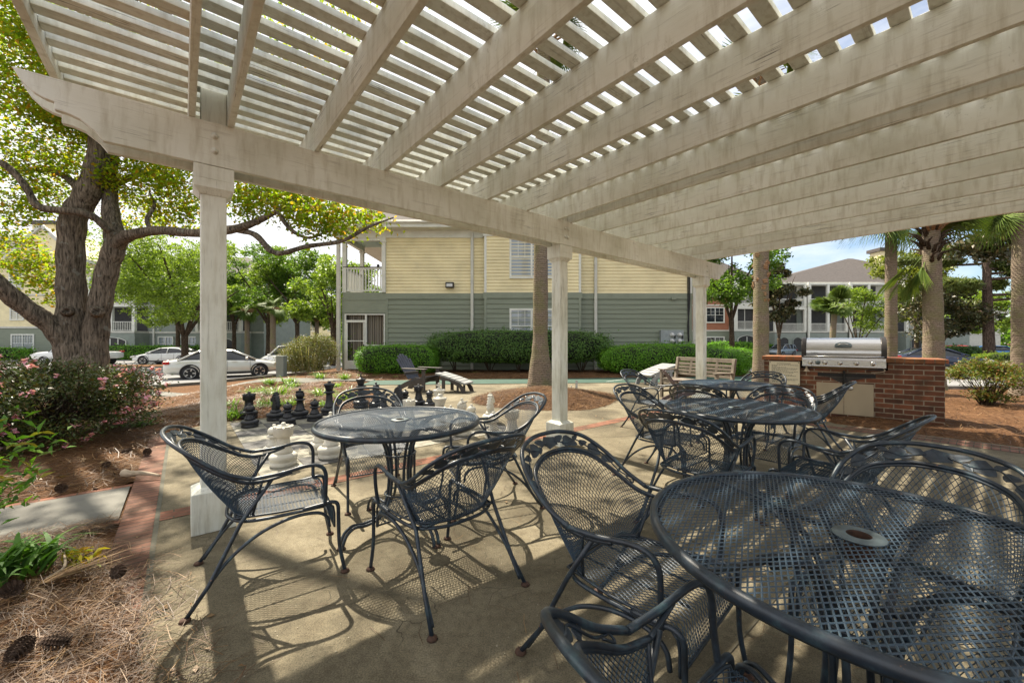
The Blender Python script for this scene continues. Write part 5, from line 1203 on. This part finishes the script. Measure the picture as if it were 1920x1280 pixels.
# palms
def fan(L, n, spread, droop, w):
    """one fan frond along +x: petiole then leaflets"""
    vs = []; qs = []; k = 0; pt = .42*L
    for i in range(n):
        a = spread*(i/(n-1)-.5); l = (L-pt)*(1-.25*abs(i/(n-1)-.5)*2)*random.uniform(.85,1.05)
        for s in range(5):
            t = s/4; rr = l*t; x = pt+rr*math.cos(a); y = rr*math.sin(a); z = -droop*(pt+rr*math.cos(a)*.9)**2/L-droop*.55*(t**2)*l+.05*math.cos(a*2)*l
            ww = w*.5*(1-t)**.7+.002; vs += [(x-ww*math.sin(a),y+ww*math.cos(a),z),(x+ww*math.sin(a),y-ww*math.cos(a),z-.01)]
            if s < 4: qs.append((k+2*s,k+2*s+1,k+2*s+3,k+2*s+2))
        k += 10
    for s in range(5):
        x = pt*s/4; z = -droop*x*x/L; vs += [(x,-.016,z),(x,.016,z)]
        if s < 4: qs.append((k+2*s,k+2*s+1,k+2*s+3,k+2*s+2))
    return np.array(vs), np.array(qs)
def palm(label, x, y, h, r0, r1, fronds, L, m, boot=0, lean=(0,0), seed=0, flare=1.35, group='cabbage palms', low=-.5, up=1.1, fw=.05, stiff=1):
    z = zg(x,y); t = thing('palm_tree', label, 'palm tree', (x,y,z), 0, group); rs = random.Random(seed)
    n = 84; pr = []
    for i in range(n+1): q = i/n; pr.append((lean[0]*q*q,lean[1]*q*q,h*q-.05))
    rad = [ (r0+(r1-r0)*(i/n))*(1+(flare-1)*max(0,1-i/n*7)) *(1+.022*math.sin(i*.33+seed)+rs.uniform(-.022,.03)) for i in range(n+1)]
    mb = MB(); mb.tube(pr, rad, 18); mb.build('trunk', m, t)
    if boot:
        bm_ = MB()
        for i in range(boot*9):
            q = .30+.70*i/(boot*9); a = i*2.4; rr = r0+(r1-r0)*q
            c = (lean[0]*q*q+rr*1.02*math.cos(a), lean[1]*q*q+rr*1.02*math.sin(a), h*q)
            bm_.obox(c,(.05,rs.uniform(.06,.13),rs.uniform(.10,.2)),Matrix.Rotation(a,3,'Z') @ Matrix.Rotation(rs.uniform(-.15,.35),3,'Y'))
        bm_.build('bark_boots', M['palmboot'], t)
    bm_ = MB()
    for i in range(22):
        a = i*2.4; q = h-.05-.5*rs.random(); bm_.tube([(lean[0]+r1*.8*math.cos(a),lean[1]+r1*.8*math.sin(a),q-.1),(lean[0]+(r1+.16)*math.cos(a),lean[1]+(r1+.16)*math.sin(a),q+.12),(lean[0]+(r1+.42)*math.cos(a+.2),lean[1]+(r1+.42)*math.sin(a+.2),q+.22)],[.05,.035,.012],5)
    bm_.build('leaf_bases', M['palmboot'], t)
    for i in range(fronds):
        el = low+(up-low)*((i*.618) % 1); a = i*2.399+seed
        v, q = fan(L*rs.uniform(.85,1.1), 26, 3.4 if stiff == 1 else 2.6, (.34-.1*el)*stiff, fw)
        o = npmesh('frond', v, q, M['palmleaf'], t); o.matrix_local = Matrix.Translation((lean[0],lean[1],h)) @ Matrix.Rotation(a,4,'Z') @ Matrix.Rotation(-el,4,'Y') @ Matrix.Rotation(rs.uniform(-.9,.9) if stiff != 1 or L == 1.3 else rs.uniform(-.3,.3),4,'X')
    return t
palm('ringed palm trunk standing in the mulch ring in front of the bay window', .74,10.45,9.5,.20,.172,16,1.5,M['palmbark'],0,(.12,.1),1,1.75)
palm('shaggy palm trunk with peeling bark left of the brick counter', 7.25,11.6,9.0,.20,.185,16,1.5,M['palmbark'],0,(0,0),2,1.2)
for o in COL.objects:
    pass
def shag(x, y, z0, z1, r):
    mb = MB(); rs = random.Random(3)
    for i in range(150):
        q = rs.random(); a = rs.uniform(0,6.28); mb.obox((r*math.cos(a),r*math.sin(a),z0+(z1-z0)*q),(.05,rs.uniform(.05,.12),rs.uniform(.06,.18)),Matrix.Rotation(a,3,'Z') @ Matrix.Rotation(rs.uniform(-.3,.5),3,'Y') @ Matrix.Rotation(rs.uniform(-.5,.5),3,'X'))
    return mb
pp = [o for o in COL.objects if o.get('label','').startswith('shaggy palm')][0]; shag(0,0,2.35,9,.19).build('bark_boots', M['palmboot'], pp)
palm('slender palm behind the grill hood end, left of the thick one', 13.7,14.4,6.5,.185,.16,18,1.75,M['palmbark'],0,(.0,0),5,1.15,low=-.95)
palm('thick mossy palm rising behind the brick counter top', 11.75,11.1,5.1,.235,.175,20,1.7,M['palmbark'],0,(-.1,0),7,1.2,low=-.35)
palm('palm trunk cut by the right edge beside the rusty azalea', 16.55,12.9,6.6,.265,.235,20,1.9,M['palmbark'],0,(0,0),9,1.25,low=-.9)
palm('short palm with full round crown in front of the grey building', 25.3,31.5,4.7,.22,.19,62,1.7,M['palmbark'],0,(.25,0),11,1.2,low=-.45,up=1.5,fw=.15,stiff=.35)
for k,(lab,x,y,h) in enumerate([('thin palm trunk right of the white post, behind the silver sedan',-23.6,35.5,4.7),('reddish palm trunk in the centre of the far tree row',-18.0,30,4.4),('small far palm near the light green tree',-19.6,40,4.4),('palm trunk hidden against the left edge of the white post',-27.6,36,4.8)]):
    palm(lab, x,y,h,.21,.18,24,1.3,M['palmbark'],0,(0,0),13+k,1.1,low=-.9,fw=.1)
tp = [o for o in COL.objects if o.get('label','').startswith('thick mossy')][0]
for k,(a,el,z) in enumerate(((2.2,-.80,4.1),(2.65,-1.0,4.15),(1.9,-1.15,4.05),(3.1,-1.25,4.2))):
    v, q = fan(1.75, 26, 1.35, .06, .045); o = npmesh('frond', v, q, M['palmleaf'], tp); o.matrix_local = Matrix.Translation((-.08,0,z)) @ Matrix.Rotation(a,4,'Z') @ Matrix.Rotation(-el,4,'Y')
mb = MB(); rs = random.Random(2)
for i in range(26):
    a = i*2.4; q = 3.75+.9*rs.random(); mb.tube([(.15*math.cos(a)-.08,.15*math.sin(a),q-.12),(.27*math.cos(a)-.08,.27*math.sin(a),q+.06),(.46*math.cos(a+.3)-.08,.46*math.sin(a+.3),q+.14)],[.055,.04,.012],5)
mb.build('leaf_bases', M['twig'], tp)
mag = [o for o in COL.objects if o.get('label','').startswith('tall pine')][0]
c = clump_pts([(0,0,0,1.6,1.2,1.0,1500),(1.6,0,.3,1.3,1.1,.9,1000),(-1.5,0,-.3,1.0,.9,.6,700)],14,.16,.35)
mt = tree('magnolia_tree','dark magnolia boughs with rusty leaf undersides in front of the tall pine',(21.8,17.6,zg(21.8,17.6)),[([(3.5,1.5,0),(3.2,1.2,3.0),(1.8,.5,5.3),(.2,0,6.2)],[.16,.13,.08,.02]),([(3.2,1.2,3.0),(3.4,1,5),(2.2,.2,6.4)],[.1,.07,.02])],c+np.array([.3,0,6.3]),.26,M['magleaf'],M['twig'])
# low planting on the right island
for k,(lab,x,y,m,s) in enumerate([('green-grey grassy mound right of the thick palm',28.5,22.3,'grassy',1.2),('straw-coloured ornamental grass mound in front of the pine',31.4,22.6,'grassy',1.35),('grassy mound at the left end of the island',26.2,22.2,'grassy',1.0),('ornamental grass clump behind the pine trunk',35.4,23.6,'grassy',1.1)]):
    blade_clump('ornamental_grass', lab, 'plant', x, y, 420, s*.95, s*.62, .05, M[m], 'grass mounds on the right island', s*.35, zg(x,y)+.13)
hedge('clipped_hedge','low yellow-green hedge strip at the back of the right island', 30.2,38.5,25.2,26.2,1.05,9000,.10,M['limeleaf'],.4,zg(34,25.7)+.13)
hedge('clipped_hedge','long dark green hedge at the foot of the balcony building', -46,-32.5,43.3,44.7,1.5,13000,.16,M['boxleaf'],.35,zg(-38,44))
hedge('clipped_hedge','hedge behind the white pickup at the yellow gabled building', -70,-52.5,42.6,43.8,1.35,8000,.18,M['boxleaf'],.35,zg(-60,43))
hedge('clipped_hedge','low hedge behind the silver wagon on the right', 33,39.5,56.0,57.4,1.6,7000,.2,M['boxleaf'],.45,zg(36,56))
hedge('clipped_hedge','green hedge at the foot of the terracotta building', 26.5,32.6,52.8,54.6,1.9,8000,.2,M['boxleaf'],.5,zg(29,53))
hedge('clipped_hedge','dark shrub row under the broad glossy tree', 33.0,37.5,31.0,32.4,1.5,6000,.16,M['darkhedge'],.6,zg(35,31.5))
# ---------------------------------------------------------------- vehicles
def car(label, cat, x, y, h, paint, kind='sedan', L=4.8, Wd=1.82, Hh=1.46, z=None, rack=False):
    z = zg(x,y)+.03 if z is None else z
    t = thing({'sedan':'sedan_car','suv':'wagon_car','pickup':'pickup_truck'}[kind], label, cat, (x,y,z), math.atan2(h[1],h[0]), 'parked cars')
    hw = Wd/2; a = L/2
    if kind == 'sedan': st = [(-a,.42,.70,.80),(-a+.06,.30,.90,.88),(-a+.5,.22,1.00,.96),(-a+1.1,.20,1.00,1),(-.2,.18,.96,1),(.75,.18,.93,1),(1.1,.19,.92,1),(1.8,.22,.83,.97),(a-.25,.26,.72,.88),(a-.04,.32,.60,.76),(a,.40,.52,.66)]; gh = [(-a+.55,1.0,.0),(-a+1.35,Hh-.05,1),(-.3,Hh,1),(.25,Hh-.03,1),(1.25,.93,0)]; wb = .58*L/2
    elif kind == 'suv': st = [(-a,.45,.80,.84),(-a+.06,.32,1.02,.92),(-a+.5,.26,1.06,.98),(-.2,.24,1.04,1),(.9,.24,1.02,1),(1.6,.26,.98,.98),(a-.2,.30,.86,.90),(a-.03,.36,.72,.78),(a,.44,.62,.70)]; gh = [(-a+.08,1.04,.0),(-a+.40,Hh-.06,1),(-.6,Hh,1),(.35,Hh-.04,1),(1.25,1.02,0)]; wb = .58*L/2
    else: st = [(-a,.55,1.02,.92),(-a+.05,.48,1.08,.97),(-.55,.42,1.10,1),(-.3,.40,1.12,1),(1.2,.40,1.12,1),(2.0,.42,1.10,.98),(a-.15,.46,1.02,.92),(a,.55,.90,.82)]; gh = [(-.75,1.10,0),(-.62,Hh-.03,1),(-.1,Hh,1),(.75,Hh-.04,1),(1.45,1.12,0)]; wb = .60*L/2
    def sec(x_, zb, zt, w):
        w *= hw; m = (zb+zt)/2
        return [(x_,-w*.90,zb),(x_,-w*.99,zb+.10),(x_,-w,m),(x_,-w*.97,zt-.09),(x_,-w*.88,zt-.01),(x_,-w*.45,zt+.03),(x_,w*.45,zt+.03),(x_,w*.88,zt-.01),(x_,w*.97,zt-.09),(x_,w,m),(x_,w*.99,zb+.10),(x_,w*.90,zb)]
    vs = []; n = 12
    for s in st: vs += sec(*s)
    fs = [(i*n+k,(i+1)*n+k,(i+1)*n+(k+1)%n,i*n+(k+1)%n) for i in range(len(st)-1) for k in range(n)]
    fs += [tuple(range(n)), tuple((len(st)-1)*n+k for k in range(n))[::-1]]
    bd = MB().add(vs,fs,True).build('body', paint, t); mod = bd.modifiers.new('round','SUBSURF'); mod.levels = mod.render_levels = 1
    g = MB(); vs = []
    for x_,zt,f in gh:
        b = hw*.885; tp = hw*.68
        vs += [(x_,-b,.90 if kind!='pickup' else 1.05),(x_,-(b+(tp-b)*f),zt-.05*f),(x_,-(tp*.8 if f else b*.9),zt),(x_,(tp*.8 if f else b*.9),zt),(x_,(b+(tp-b)*f),zt-.05*f),(x_,b,.90 if kind!='pickup' else 1.05)]
    n = 6; fs = [(i*n+k,(i+1)*n+k,(i+1)*n+k+1,i*n+k+1) for i in range(len(gh)-1) for k in range(n-1)]
    g.add(vs,fs,True).build('windows', M['darkglass'], t)
    r = MB(); i0, i1 = 1, len(gh)-2
    pr = [q for q in gh[i0:i1+1]]; vs = []
    for x_,zt,f in pr:
        for yy,dz in ((-.70,-.045),(-.56,.012),(-.28,.022),(.28,.022),(.56,.012),(.70,-.045)): vs.append((x_,yy*hw,zt+dz))
    r.add(vs,[(i*6+k,(i+1)*6+k,(i+1)*6+k+1,i*6+k+1) for i in range(len(pr)-1) for k in range(5)],True)
    for s in (-1,1):
        for p,q in ((gh[0],gh[1]),(gh[-1],gh[-2])): r.tube([(p[0],s*hw*.885,.94),(q[0],s*hw*.69,q[1]-.03)],.045,6)
        mx = (gh[1][0]+gh[-2][0])/2+.1; r.tube([(mx,s*hw*.89,.95),(mx-.03,s*hw*.695,Hh-.04)],.04,6)
        if kind == 'suv': r.tube([(gh[1][0]+.55,s*hw*.89,.97),(gh[1][0]+.35,s*hw*.70,Hh-.05)],.055,6)
    r.build('roof', paint, t)
    if kind == 'pickup': MB().box(-a+.12,-.72,-hw*.80,hw*.80,1.098,1.12).build('bed', M['darktrim'], t)
    for s in (-1,1):
        for x_ in (-wb,wb):
            MB().lathe([(.39,-.02),(.40,.0),(.40,.03),(.36,.034),(.34,0)],24).build('wheel_arch', M['darktrim'], t).matrix_local = Matrix.Translation((x_,s*(hw-.022),.36)) @ Matrix.Rotation(-s*R(90),4,'X')
            w = MB().lathe([(.20,.0),(.30,.0),(.325,.025),(.33,.11),(.325,.195),(.30,.22),(.22,.222)],28).build('wheel', M['tyre'], t)
            w.matrix_local = Matrix.Translation((x_,s*(hw-.20),.33)) @ Matrix.Rotation(-s*R(90),4,'X')
            rm = MB(); rm.lathe([(.0,.205),(.05,.214),(.06,.20),(.06,.19)],14)
            rm.lathe([(.215,.20),(.232,.226),(.215,.230),(.205,.20)],28,caps=False)
            for k in range(5): q = k*1.2566; rm.bar((.04*math.cos(q),.04*math.sin(q),.21),(.215*math.cos(q),.215*math.sin(q),.216),.055,.02,(0,0,1))
            rm.build('rim', M['rim'], w)
        zt_ = .74 if kind != 'pickup' else .95
        MB().obox((a-.20,s*hw*.70,zt_*.90),(.42,.36,.12),Matrix.Rotation(-s*.30,3,'Z') @ Matrix.Rotation(.22,3,'Y')).build('headlight', M['clearlamp'], t, bevel=.03)
        MB().obox((-a+.14,s*hw*.79,zt_*1.14),(.24,.30,.15)).build('taillight', M['redlamp'], t, bevel=.03)
        mm = MB().obox((.85,s*(hw+.06),1.0),(.12,.18,.12)); mm.build('mirror', paint, t, bevel=.03)
        for dx in (.35,-.55): MB().obox((dx,s*(hw*.985),.84),(.20,.02,.03)).build('door_handle', paint, t)
        dm = MB()
        for dx in (1.0,.05,-.85): dm.obox((dx,s*(hw+.0005),.66),(.010,.006,.50))
        dm.obox((.05,s*(hw*.99),.30),(2.2,.03,.08)); dm.build('door_seams', M['darktrim'], t)
    MB().obox((a-.035,0,.42),(.08,hw*1.15,.16)).build('grille', M['darktrim'], t, bevel=.02)
    MB().obox((-a+.0,0,.66),(.03,.50,.14)).build('number_plate', M['white'], t)
    if rack:
        for s in (-1,1): MB().tube(cr([(-1.3,s*hw*.62,Hh),(-1.2,s*hw*.62,Hh+.07),(.1,s*hw*.62,Hh+.07),(.25,s*hw*.62,Hh)],3),.025,6).build('roof_rail', M['darktrim'], t)
    return t
def dirn(x, y): L = math.hypot(x,y); return (x/L,y/L)
car('silver sedan cut in two by the white post','car',-14.75,20.55,(.81,.59),M['silver'],L=4.85,Hh=1.46,z=-.60)
car('pearl white wagon with black roof rails beyond the silver sedan','car',-13.9,25.2,(-.86,.50),M['white'],'suv',L=4.7,Hh=1.62,rack=True,z=-.60)
car('white sedan parked behind the car park island tree','car',-28.7,33.4,(-.97,-.15),M['white'],L=4.75,Hh=1.40)
car('white pickup truck behind the pink azalea','truck',-35.9,33.0,(-.98,-.1),M['white'],'pickup',L=5.6,Wd=1.95,Hh=1.85)
car('silver-blue wagon on the road left of the grill hood','car',36.2,53.5,(-.88,-.47),M['bluegrey'],'suv',L=4.5,Hh=1.66)
car('dark navy sedan behind the thick palm trunk','car',28.3,26.6,(.93,-.36),M['navy'],L=4.8,Hh=1.44)
car('bright blue car at the far right edge','car',53.0,43.5,(.9,-.3),M['blue'],'suv',L=4.4,Hh=1.55)
car('small red car far beyond the blue one','car',58.5,52,(.9,-.3),M['redlamp'],'suv',L=4.4,Hh=1.5)

# ---------------------------------------------------------------- far buildings
def arch_panel(par, x0, x1, z0, z1, y, frame, glass, mull=3):
    """dark porch screen with an arched head, white frame and mullions"""
    n = 14; h = (z1-z0)*.22; top = [(x0+(x1-x0)*k/n, z1-h+h*math.sin(math.pi*k/n)**.7) for k in range(n+1)]
    poly = [(x0,z0)]+top+[(x1,z0)]
    o = MB().prism(poly, lambda p,q,d: (p,y-.05+d,q), .05).build('porch_opening', glass, par)
    f = MB()
    for k in range(n): f.bar((top[k][0],y-.06,top[k][1]),(top[k+1][0],y-.06,top[k+1][1]),.05,.10,(0,1,0))
    for k in range(mull+1): q = x0+(x1-x0)*k/mull; f.box(q-.05,q+.05,y-.09,y-.051,z0,z1-h*.35 if 0<k<mull else z1-h)
    f.box(x0,x1,y-.085,y-.052,z0,z0+.08); f.build('frame', frame, o)
def far_building(name, label, x0, x1, y, depth, z0, floors, hf, mats, ex=.2, roofh=4.5, hip=True, group=None, peak=None):
    t = thing(name, label, 'building', (0,0,0), 0, group); zt = z0+hf*floors
    for k in range(floors):
        w = MB(); w.box(x0,x1,y,y+depth,z0+hf*k,z0+hf*(k+1)); siding(w, x0, x1, z0+hf*k, z0+hf*(k+1)-.2, y-.005, ex, .03)
        siding_side = 0; w.build('wall', mats[min(k,len(mats)-1)], t)
    b = MB()
    for k in range(1,floors): b.box(x0-.04,x1+.04,y-.10,y+.001,z0+hf*k-.2,z0+hf*k)
    b.build('belt_trim', M['trimgrey'], t)
    r = MB(); a,c,d,e = x0-.6,x1+.6,y-.6,y+depth+.6; m = (d+e)/2; q = min((c-a)*.4,(e-d)/2) if hip else .01
    qa, qb = (peak-a, c-peak-.8) if peak else (q, q)
    r.add([(a,d,zt+.1),(c,d,zt+.1),(c,e,zt+.1),(a,e,zt+.1),(a+qa,m,zt+roofh),(c-qb,m,zt+roofh)],[(0,1,5,4),(1,2,5),(2,3,4,5),(3,0,4),(0,3,2,1)]); ro = r.build('roof', M['roof'], t)
    f = MB(); f.box(a,c,d-.03,d,zt-.18,zt+.14); f.box(a-.03,a,d,e,zt-.18,zt+.14); f.box(c,c+.03,d,e,zt-.18,zt+.14); f.build('eaves', M['trimgrey'], ro); return t
def balcony(t, x0, x1, y, z, hf, dep, cols=2, n=18, low=None):
    MB().box(x0,x1,y-dep,y-.001,z-.22,z).build('balcony_floor', M['trimgrey'], t)
    MB().box(x0+.2,x1-.2,y-.04,y-.012,z,z+hf-.4).build('balcony_doorway', M['screen'], t)
    r = MB(); railing(r,(x0+.1,y-dep+.06),(x1-.1,y-dep+.06),z,z+1.05,n); r.build('balcony_railing', M['trim'], t)
    for k in range(cols): q = x0+.12+(x1-x0-.24)*k/(cols-1); MB().box(q-.16,q+.16,y-dep,y-dep+.3,z+.001,z+hf-.24).build('balcony_column', M['trim'], t)
    MB().box(x0-.05,x1+.05,y-dep-.02,y-.002,z+hf-.42,z+hf-.221).build('balcony_beam', M['trim'], t)
# left: yellow gabled house
ZL = -.78
b1 = far_building('gabled_building','yellow gabled three storey building behind the oak trunk',-76,-49.6,46,11,ZL,3,3.75,(M['green'],M['yellow'],M['yellow']),.22,4.2)
g = MB(); g.prism([(-57.5,10.5),(-49.0,10.5),(-53.25,14.2)], lambda p,q,d: (p,45.2+d,q), 5.5); g.build('gable', M['yellow'], b1)
g = MB(); g.bar((-57.9,45.1,10.3),(-53.25,45.1,14.35),.35,.28,(0,1,0)); g.bar((-48.6,45.1,10.3),(-53.25,45.1,14.35),.35,.28,(0,1,0)); g.build('gable_trim', M['trimgrey'], b1)
g = MB(); g.box(-57.2,-54.6,47.5,50,12.5,15.2); g.build('chimney', M['yellow'], b1); MB().box(-57.5,-54.3,47.2,50.3,15.2,15.6).build('chimney_cap', M['roof'], b1)
for u0,u1,z0,z1 in ((24,63,ZL+.9,ZL+2.75),(22,44,ZL+4.6,ZL+6.6),(20,42,ZL+8.2,ZL+10.4),(-40,-10,ZL+4.6,ZL+6.6)):
    window(b1,(u0-960)/F*46,(u1-960)/F*46,z0,z1,46.0,(M['trim'],M['blinds']),4,3,2,.14,.10)
MB().box(-51.6,-49.5,45.86,45.96,ZL+3.8,ZL+10.4).build('white_bay', M['trimgrey'], b1)
# left: grey building with white balconies
b2 = far_building('balcony_building','grey-green building with white balconies behind the island tree',-49.2,-29.6,47.5,11,ZL,3,3.2,(M['greywall'],M['greywall'],M['greywall']),.25,3.6)
for x0,x1 in ((-48.6,-43.2),(-36.2,-31.0)):
    pr_ = MB().box(x0,x1,45.6,47.47,ZL,ZL+3.0).build('porch', M['greywall'], b2)
    arch_panel(pr_, x0+.9,x1-.9,ZL+.6,ZL+2.5,45.58,M['trim'],M['screen'],4)
    for k in (1,2): balcony(b2,x0,x1,47.45,ZL+3.2*k+.03,3.2,1.9,3,26)
for x0,x1 in ((-42,-40.4),(-39.4,-37.4)): window(b2,x0,x1,ZL+1.0,ZL+2.5,47.45,(M['trim'],M['blinds']),2,2,2,.12,.10)
for x in (-42.6,-36.7): MB().box(x-.09,x+.09,47.3,47.44,ZL,ZL+9.5).build('downspout', M['trim'], b2)
b3 = far_building('distant_building','distant pale yellow and grey building at the end of the car park',-48,-26,82,10,-.8,2,3.3,(M['greywall'],M['yellow']),.3,3.6)
for x in (-45,-41,-37,-33,-29):
    for k in (0,1): window(b3,x-.8,x+.8,-.8+3.3*k+.9,-.8+3.3*k+2.5,82,(M['trim'],M['darkglass']),2,2,2,.14,.08)
# right: terracotta building with a white balcony bay
ZRt = -.78
b4 = far_building('terracotta_building','terracotta and grey-green building with a white balcony bay, right of the corner post',25.5,35.6,58.5,9,ZRt,3,3.72,(M['green'],M['orange'],M['orange']),.24,4.0)
for z0,z1 in ((ZRt+.9,ZRt+2.6),(ZRt+4.9,ZRt+6.9),(ZRt+8.6,ZRt+10.5)): window(b4,28.55,31.0,z0,z1,58.45,(M['trim'],M['darkglass']),2,2,2,.16,.10)
bay = MB().box(31.85,35.65,57.4,58.44,ZRt,ZRt+3.5).build('porch', M['greywall'], b4); arch_panel(bay,32.5,35.1,ZRt+.5,ZRt+2.9,57.38,M['trim'],M['screen'],2)
MB().box(33.05,33.45,57.26,57.28,ZRt+1.2,ZRt+1.9).build('notice', M['white'], bay)
wb_ = MB()
for k in (1,2):
    z = ZRt+3.72*k
    wb_.box(31.8,32.5,57.35,58.43,z-.2,z+3.5); wb_.box(35.1,35.7,57.35,58.43,z-.2,z+3.5); wb_.box(32.5,35.1,57.35,58.43,z+3.0,z+3.5); wb_.box(32.5,35.1,57.35,58.43,z-.2,z+.08)
wb_.build('white_bay', M['trim'], b4)
for k in (1,2):
    z = ZRt+3.72*k; o = MB().box(32.5,35.1,57.9,58.42,z+.08,z+3.0).build('bay_screen', M['screen'], b4); MB().box(33.76,33.84,57.85,57.899,z+.08,z+3.0).build('mullion', M['trim'], o)
    r = MB(); railing(r,(32.5,57.5),(35.1,57.5),z+.08,z+1.2,16); r.build('balcony_railing', M['trim'], b4)
# right: grey hip-roofed building with long white balconies
b5 = far_building('hip_roof_building','long grey building with a big hip roof and white balconies behind the grill',36.4,66.0,57.5,17,ZRt,3,3.45,(M['greywall'],M['greywall'],M['trimgrey']),.26,5.4,peak=55.6)
for x0,x1,c in ((36.8,41.2,2),(41.6,47.0,3),(47.4,52.6,3),(55.2,60.0,2)):
    for k in (1,2): balcony(b5,x0,x1,57.45,ZRt+3.45*k+.03,3.45,1.7,c,int((x1-x0)*6))
    pr_ = MB().box(x0,x1,55.8,57.42,ZRt,ZRt+3.2).build('porch', M['greywall'], b5); m_ = (x0+x1)/2
    arch_panel(pr_, x0+.6,m_-.3,ZRt+.5,ZRt+2.6,55.78,M['greywall'],M['screen'],1); arch_panel(pr_, m_+.3,x1-.6,ZRt+.5,ZRt+2.6,55.78,M['greywall'],M['screen'],1)
for x in (41.4,47.2): MB().box(x-.1,x+.1,55.5,55.68,ZRt,ZRt+10.3).build('downspout', M['trim'], b5)
g = MB().box(57.3,59.0,62,63.8,11,15.3).build('chimney', M['yellow'], b5); MB().box(57.0,59.3,61.7,64.1,15.3,15.8).build('chimney_cap', M['roof'], g)
b6 = far_building('white_house','pale house at the far right edge behind the light young tree',58,76,62,9,-.8,2,3.3,(M['trimgrey'],M['trimgrey']),.3,3.4)
for x in (60,64,68): window(b6,x-.8,x+.8,.1,1.7,62,(M['trim'],M['darkglass']),2,2,2,.14,.08)
# dense tree belt closing the horizon
bl = []
for k in range(90):
    a = R(-62)+R(124)*k/89; d = rng.uniform(100,125); bl.append((d*math.sin(a)*1.05, d*math.cos(a), rng.uniform(2,5), rng.uniform(5,8), 4, rng.uniform(3.0,6.5), 420))
tag(foliage('far_woods', clump_pts(bl,20,.7,.5), .95, M['midleaf'], None, .7, .3), 'far belt of green woods along the horizon', 'woods', None, 'stuff')

# ---------------------------------------------------------------- light, sky, camera
SUN = Vector((-.478,.579,1.0)).normalized(); elev = math.asin(SUN.z); azim = math.atan2(SUN.x, SUN.y)
ld = bpy.data.lights.new('sun','SUN'); ld.energy = SUN_E; ld.angle = R(.53); ld.color = (1.0,.90,.74)
lo = bpy.data.objects.new('sun', ld); COL.objects.link(lo); lo.rotation_euler = (-SUN).to_track_quat('-Z','Y').to_euler(); lo.location = (-8,10,20)
wd = bpy.data.worlds.new('World'); SC.world = wd; wd.use_nodes = True; nt = wd.node_tree; nt.nodes.clear()
out = nt.nodes.new('ShaderNodeOutputWorld'); bg = nt.nodes.new('ShaderNodeBackground'); sk = nt.nodes.new('ShaderNodeTexSky')
sk.sky_type = 'NISHITA'; sk.sun_disc = False; sk.sun_elevation = elev; sk.sun_rotation = azim; sk.air_density = 1.0; sk.dust_density = .6; sk.ozone_density = 1.2
tc = nt.nodes.new('ShaderNodeTexCoord'); mp = nt.nodes.new('ShaderNodeMapping'); mp.inputs['Scale'].default_value = (1.0,1.0,2.6); mp.inputs['Location'].default_value = (.35,.1,.2)
no = nt.nodes.new('ShaderNodeTexNoise'); no.inputs['Scale'].default_value = 2.1; no.inputs['Detail'].default_value = 7; no.inputs['Roughness'].default_value = .58
rp = nt.nodes.new('ShaderNodeValToRGB'); rp.color_ramp.elements[0].position = .36; rp.color_ramp.elements[1].position = .62
sp = nt.nodes.new('ShaderNodeSeparateXYZ'); ma = nt.nodes.new('ShaderNodeMath'); ma.operation = 'MULTIPLY_ADD'; ma.inputs[1].default_value = -.22
mx = nt.nodes.new('ShaderNodeMix'); mx.data_type = 'RGBA'; mx.inputs[7].default_value = (7.4,7.45,7.6,1)
lk = nt.links.new
lk(tc.outputs['Generated'], mp.inputs[0]); lk(mp.outputs[0], no.inputs['Vector']); lk(tc.outputs['Generated'], sp.inputs[0]); mb_ = nt.nodes.new('ShaderNodeMath'); mb_.operation = 'MULTIPLY_ADD'; mb_.inputs[1].default_value = .24
lk(sp.outputs[0], ma.inputs[0]); lk(no.outputs[0], ma.inputs[2]); lk(sp.outputs[2], mb_.inputs[0]); lk(ma.outputs[0], mb_.inputs[2]); lk(mb_.outputs[0], rp.inputs[0])
lk(rp.outputs[0], mx.inputs[0]); lk(sk.outputs[0], mx.inputs[6]); lk(mx.outputs[2], bg.inputs[0]); bg.inputs[1].default_value = SKY_S; lk(bg.outputs[0], out.inputs[0])
cd = bpy.data.cameras.new('camera'); cd.sensor_width = 36; cd.lens = 36*F/1920; cd.clip_start = .02; cd.clip_end = 1500
co = bpy.data.objects.new('camera', cd); COL.objects.link(co); co.location = (0,0,H); co.rotation_euler = (R(90),0,0); SC.camera = co
SC.view_settings.view_transform = 'Standard'; SC.view_settings.look = 'None'; SC.view_settings.exposure = EXPO; SC.view_settings.gamma = 1
SC.cycles.max_bounces = 7; SC.cycles.diffuse_bounces = 4; SC.cycles.transparent_max_bounces = 8; SC.cycles.use_denoising = True; SC.cycles.sample_clamp_indirect = 8
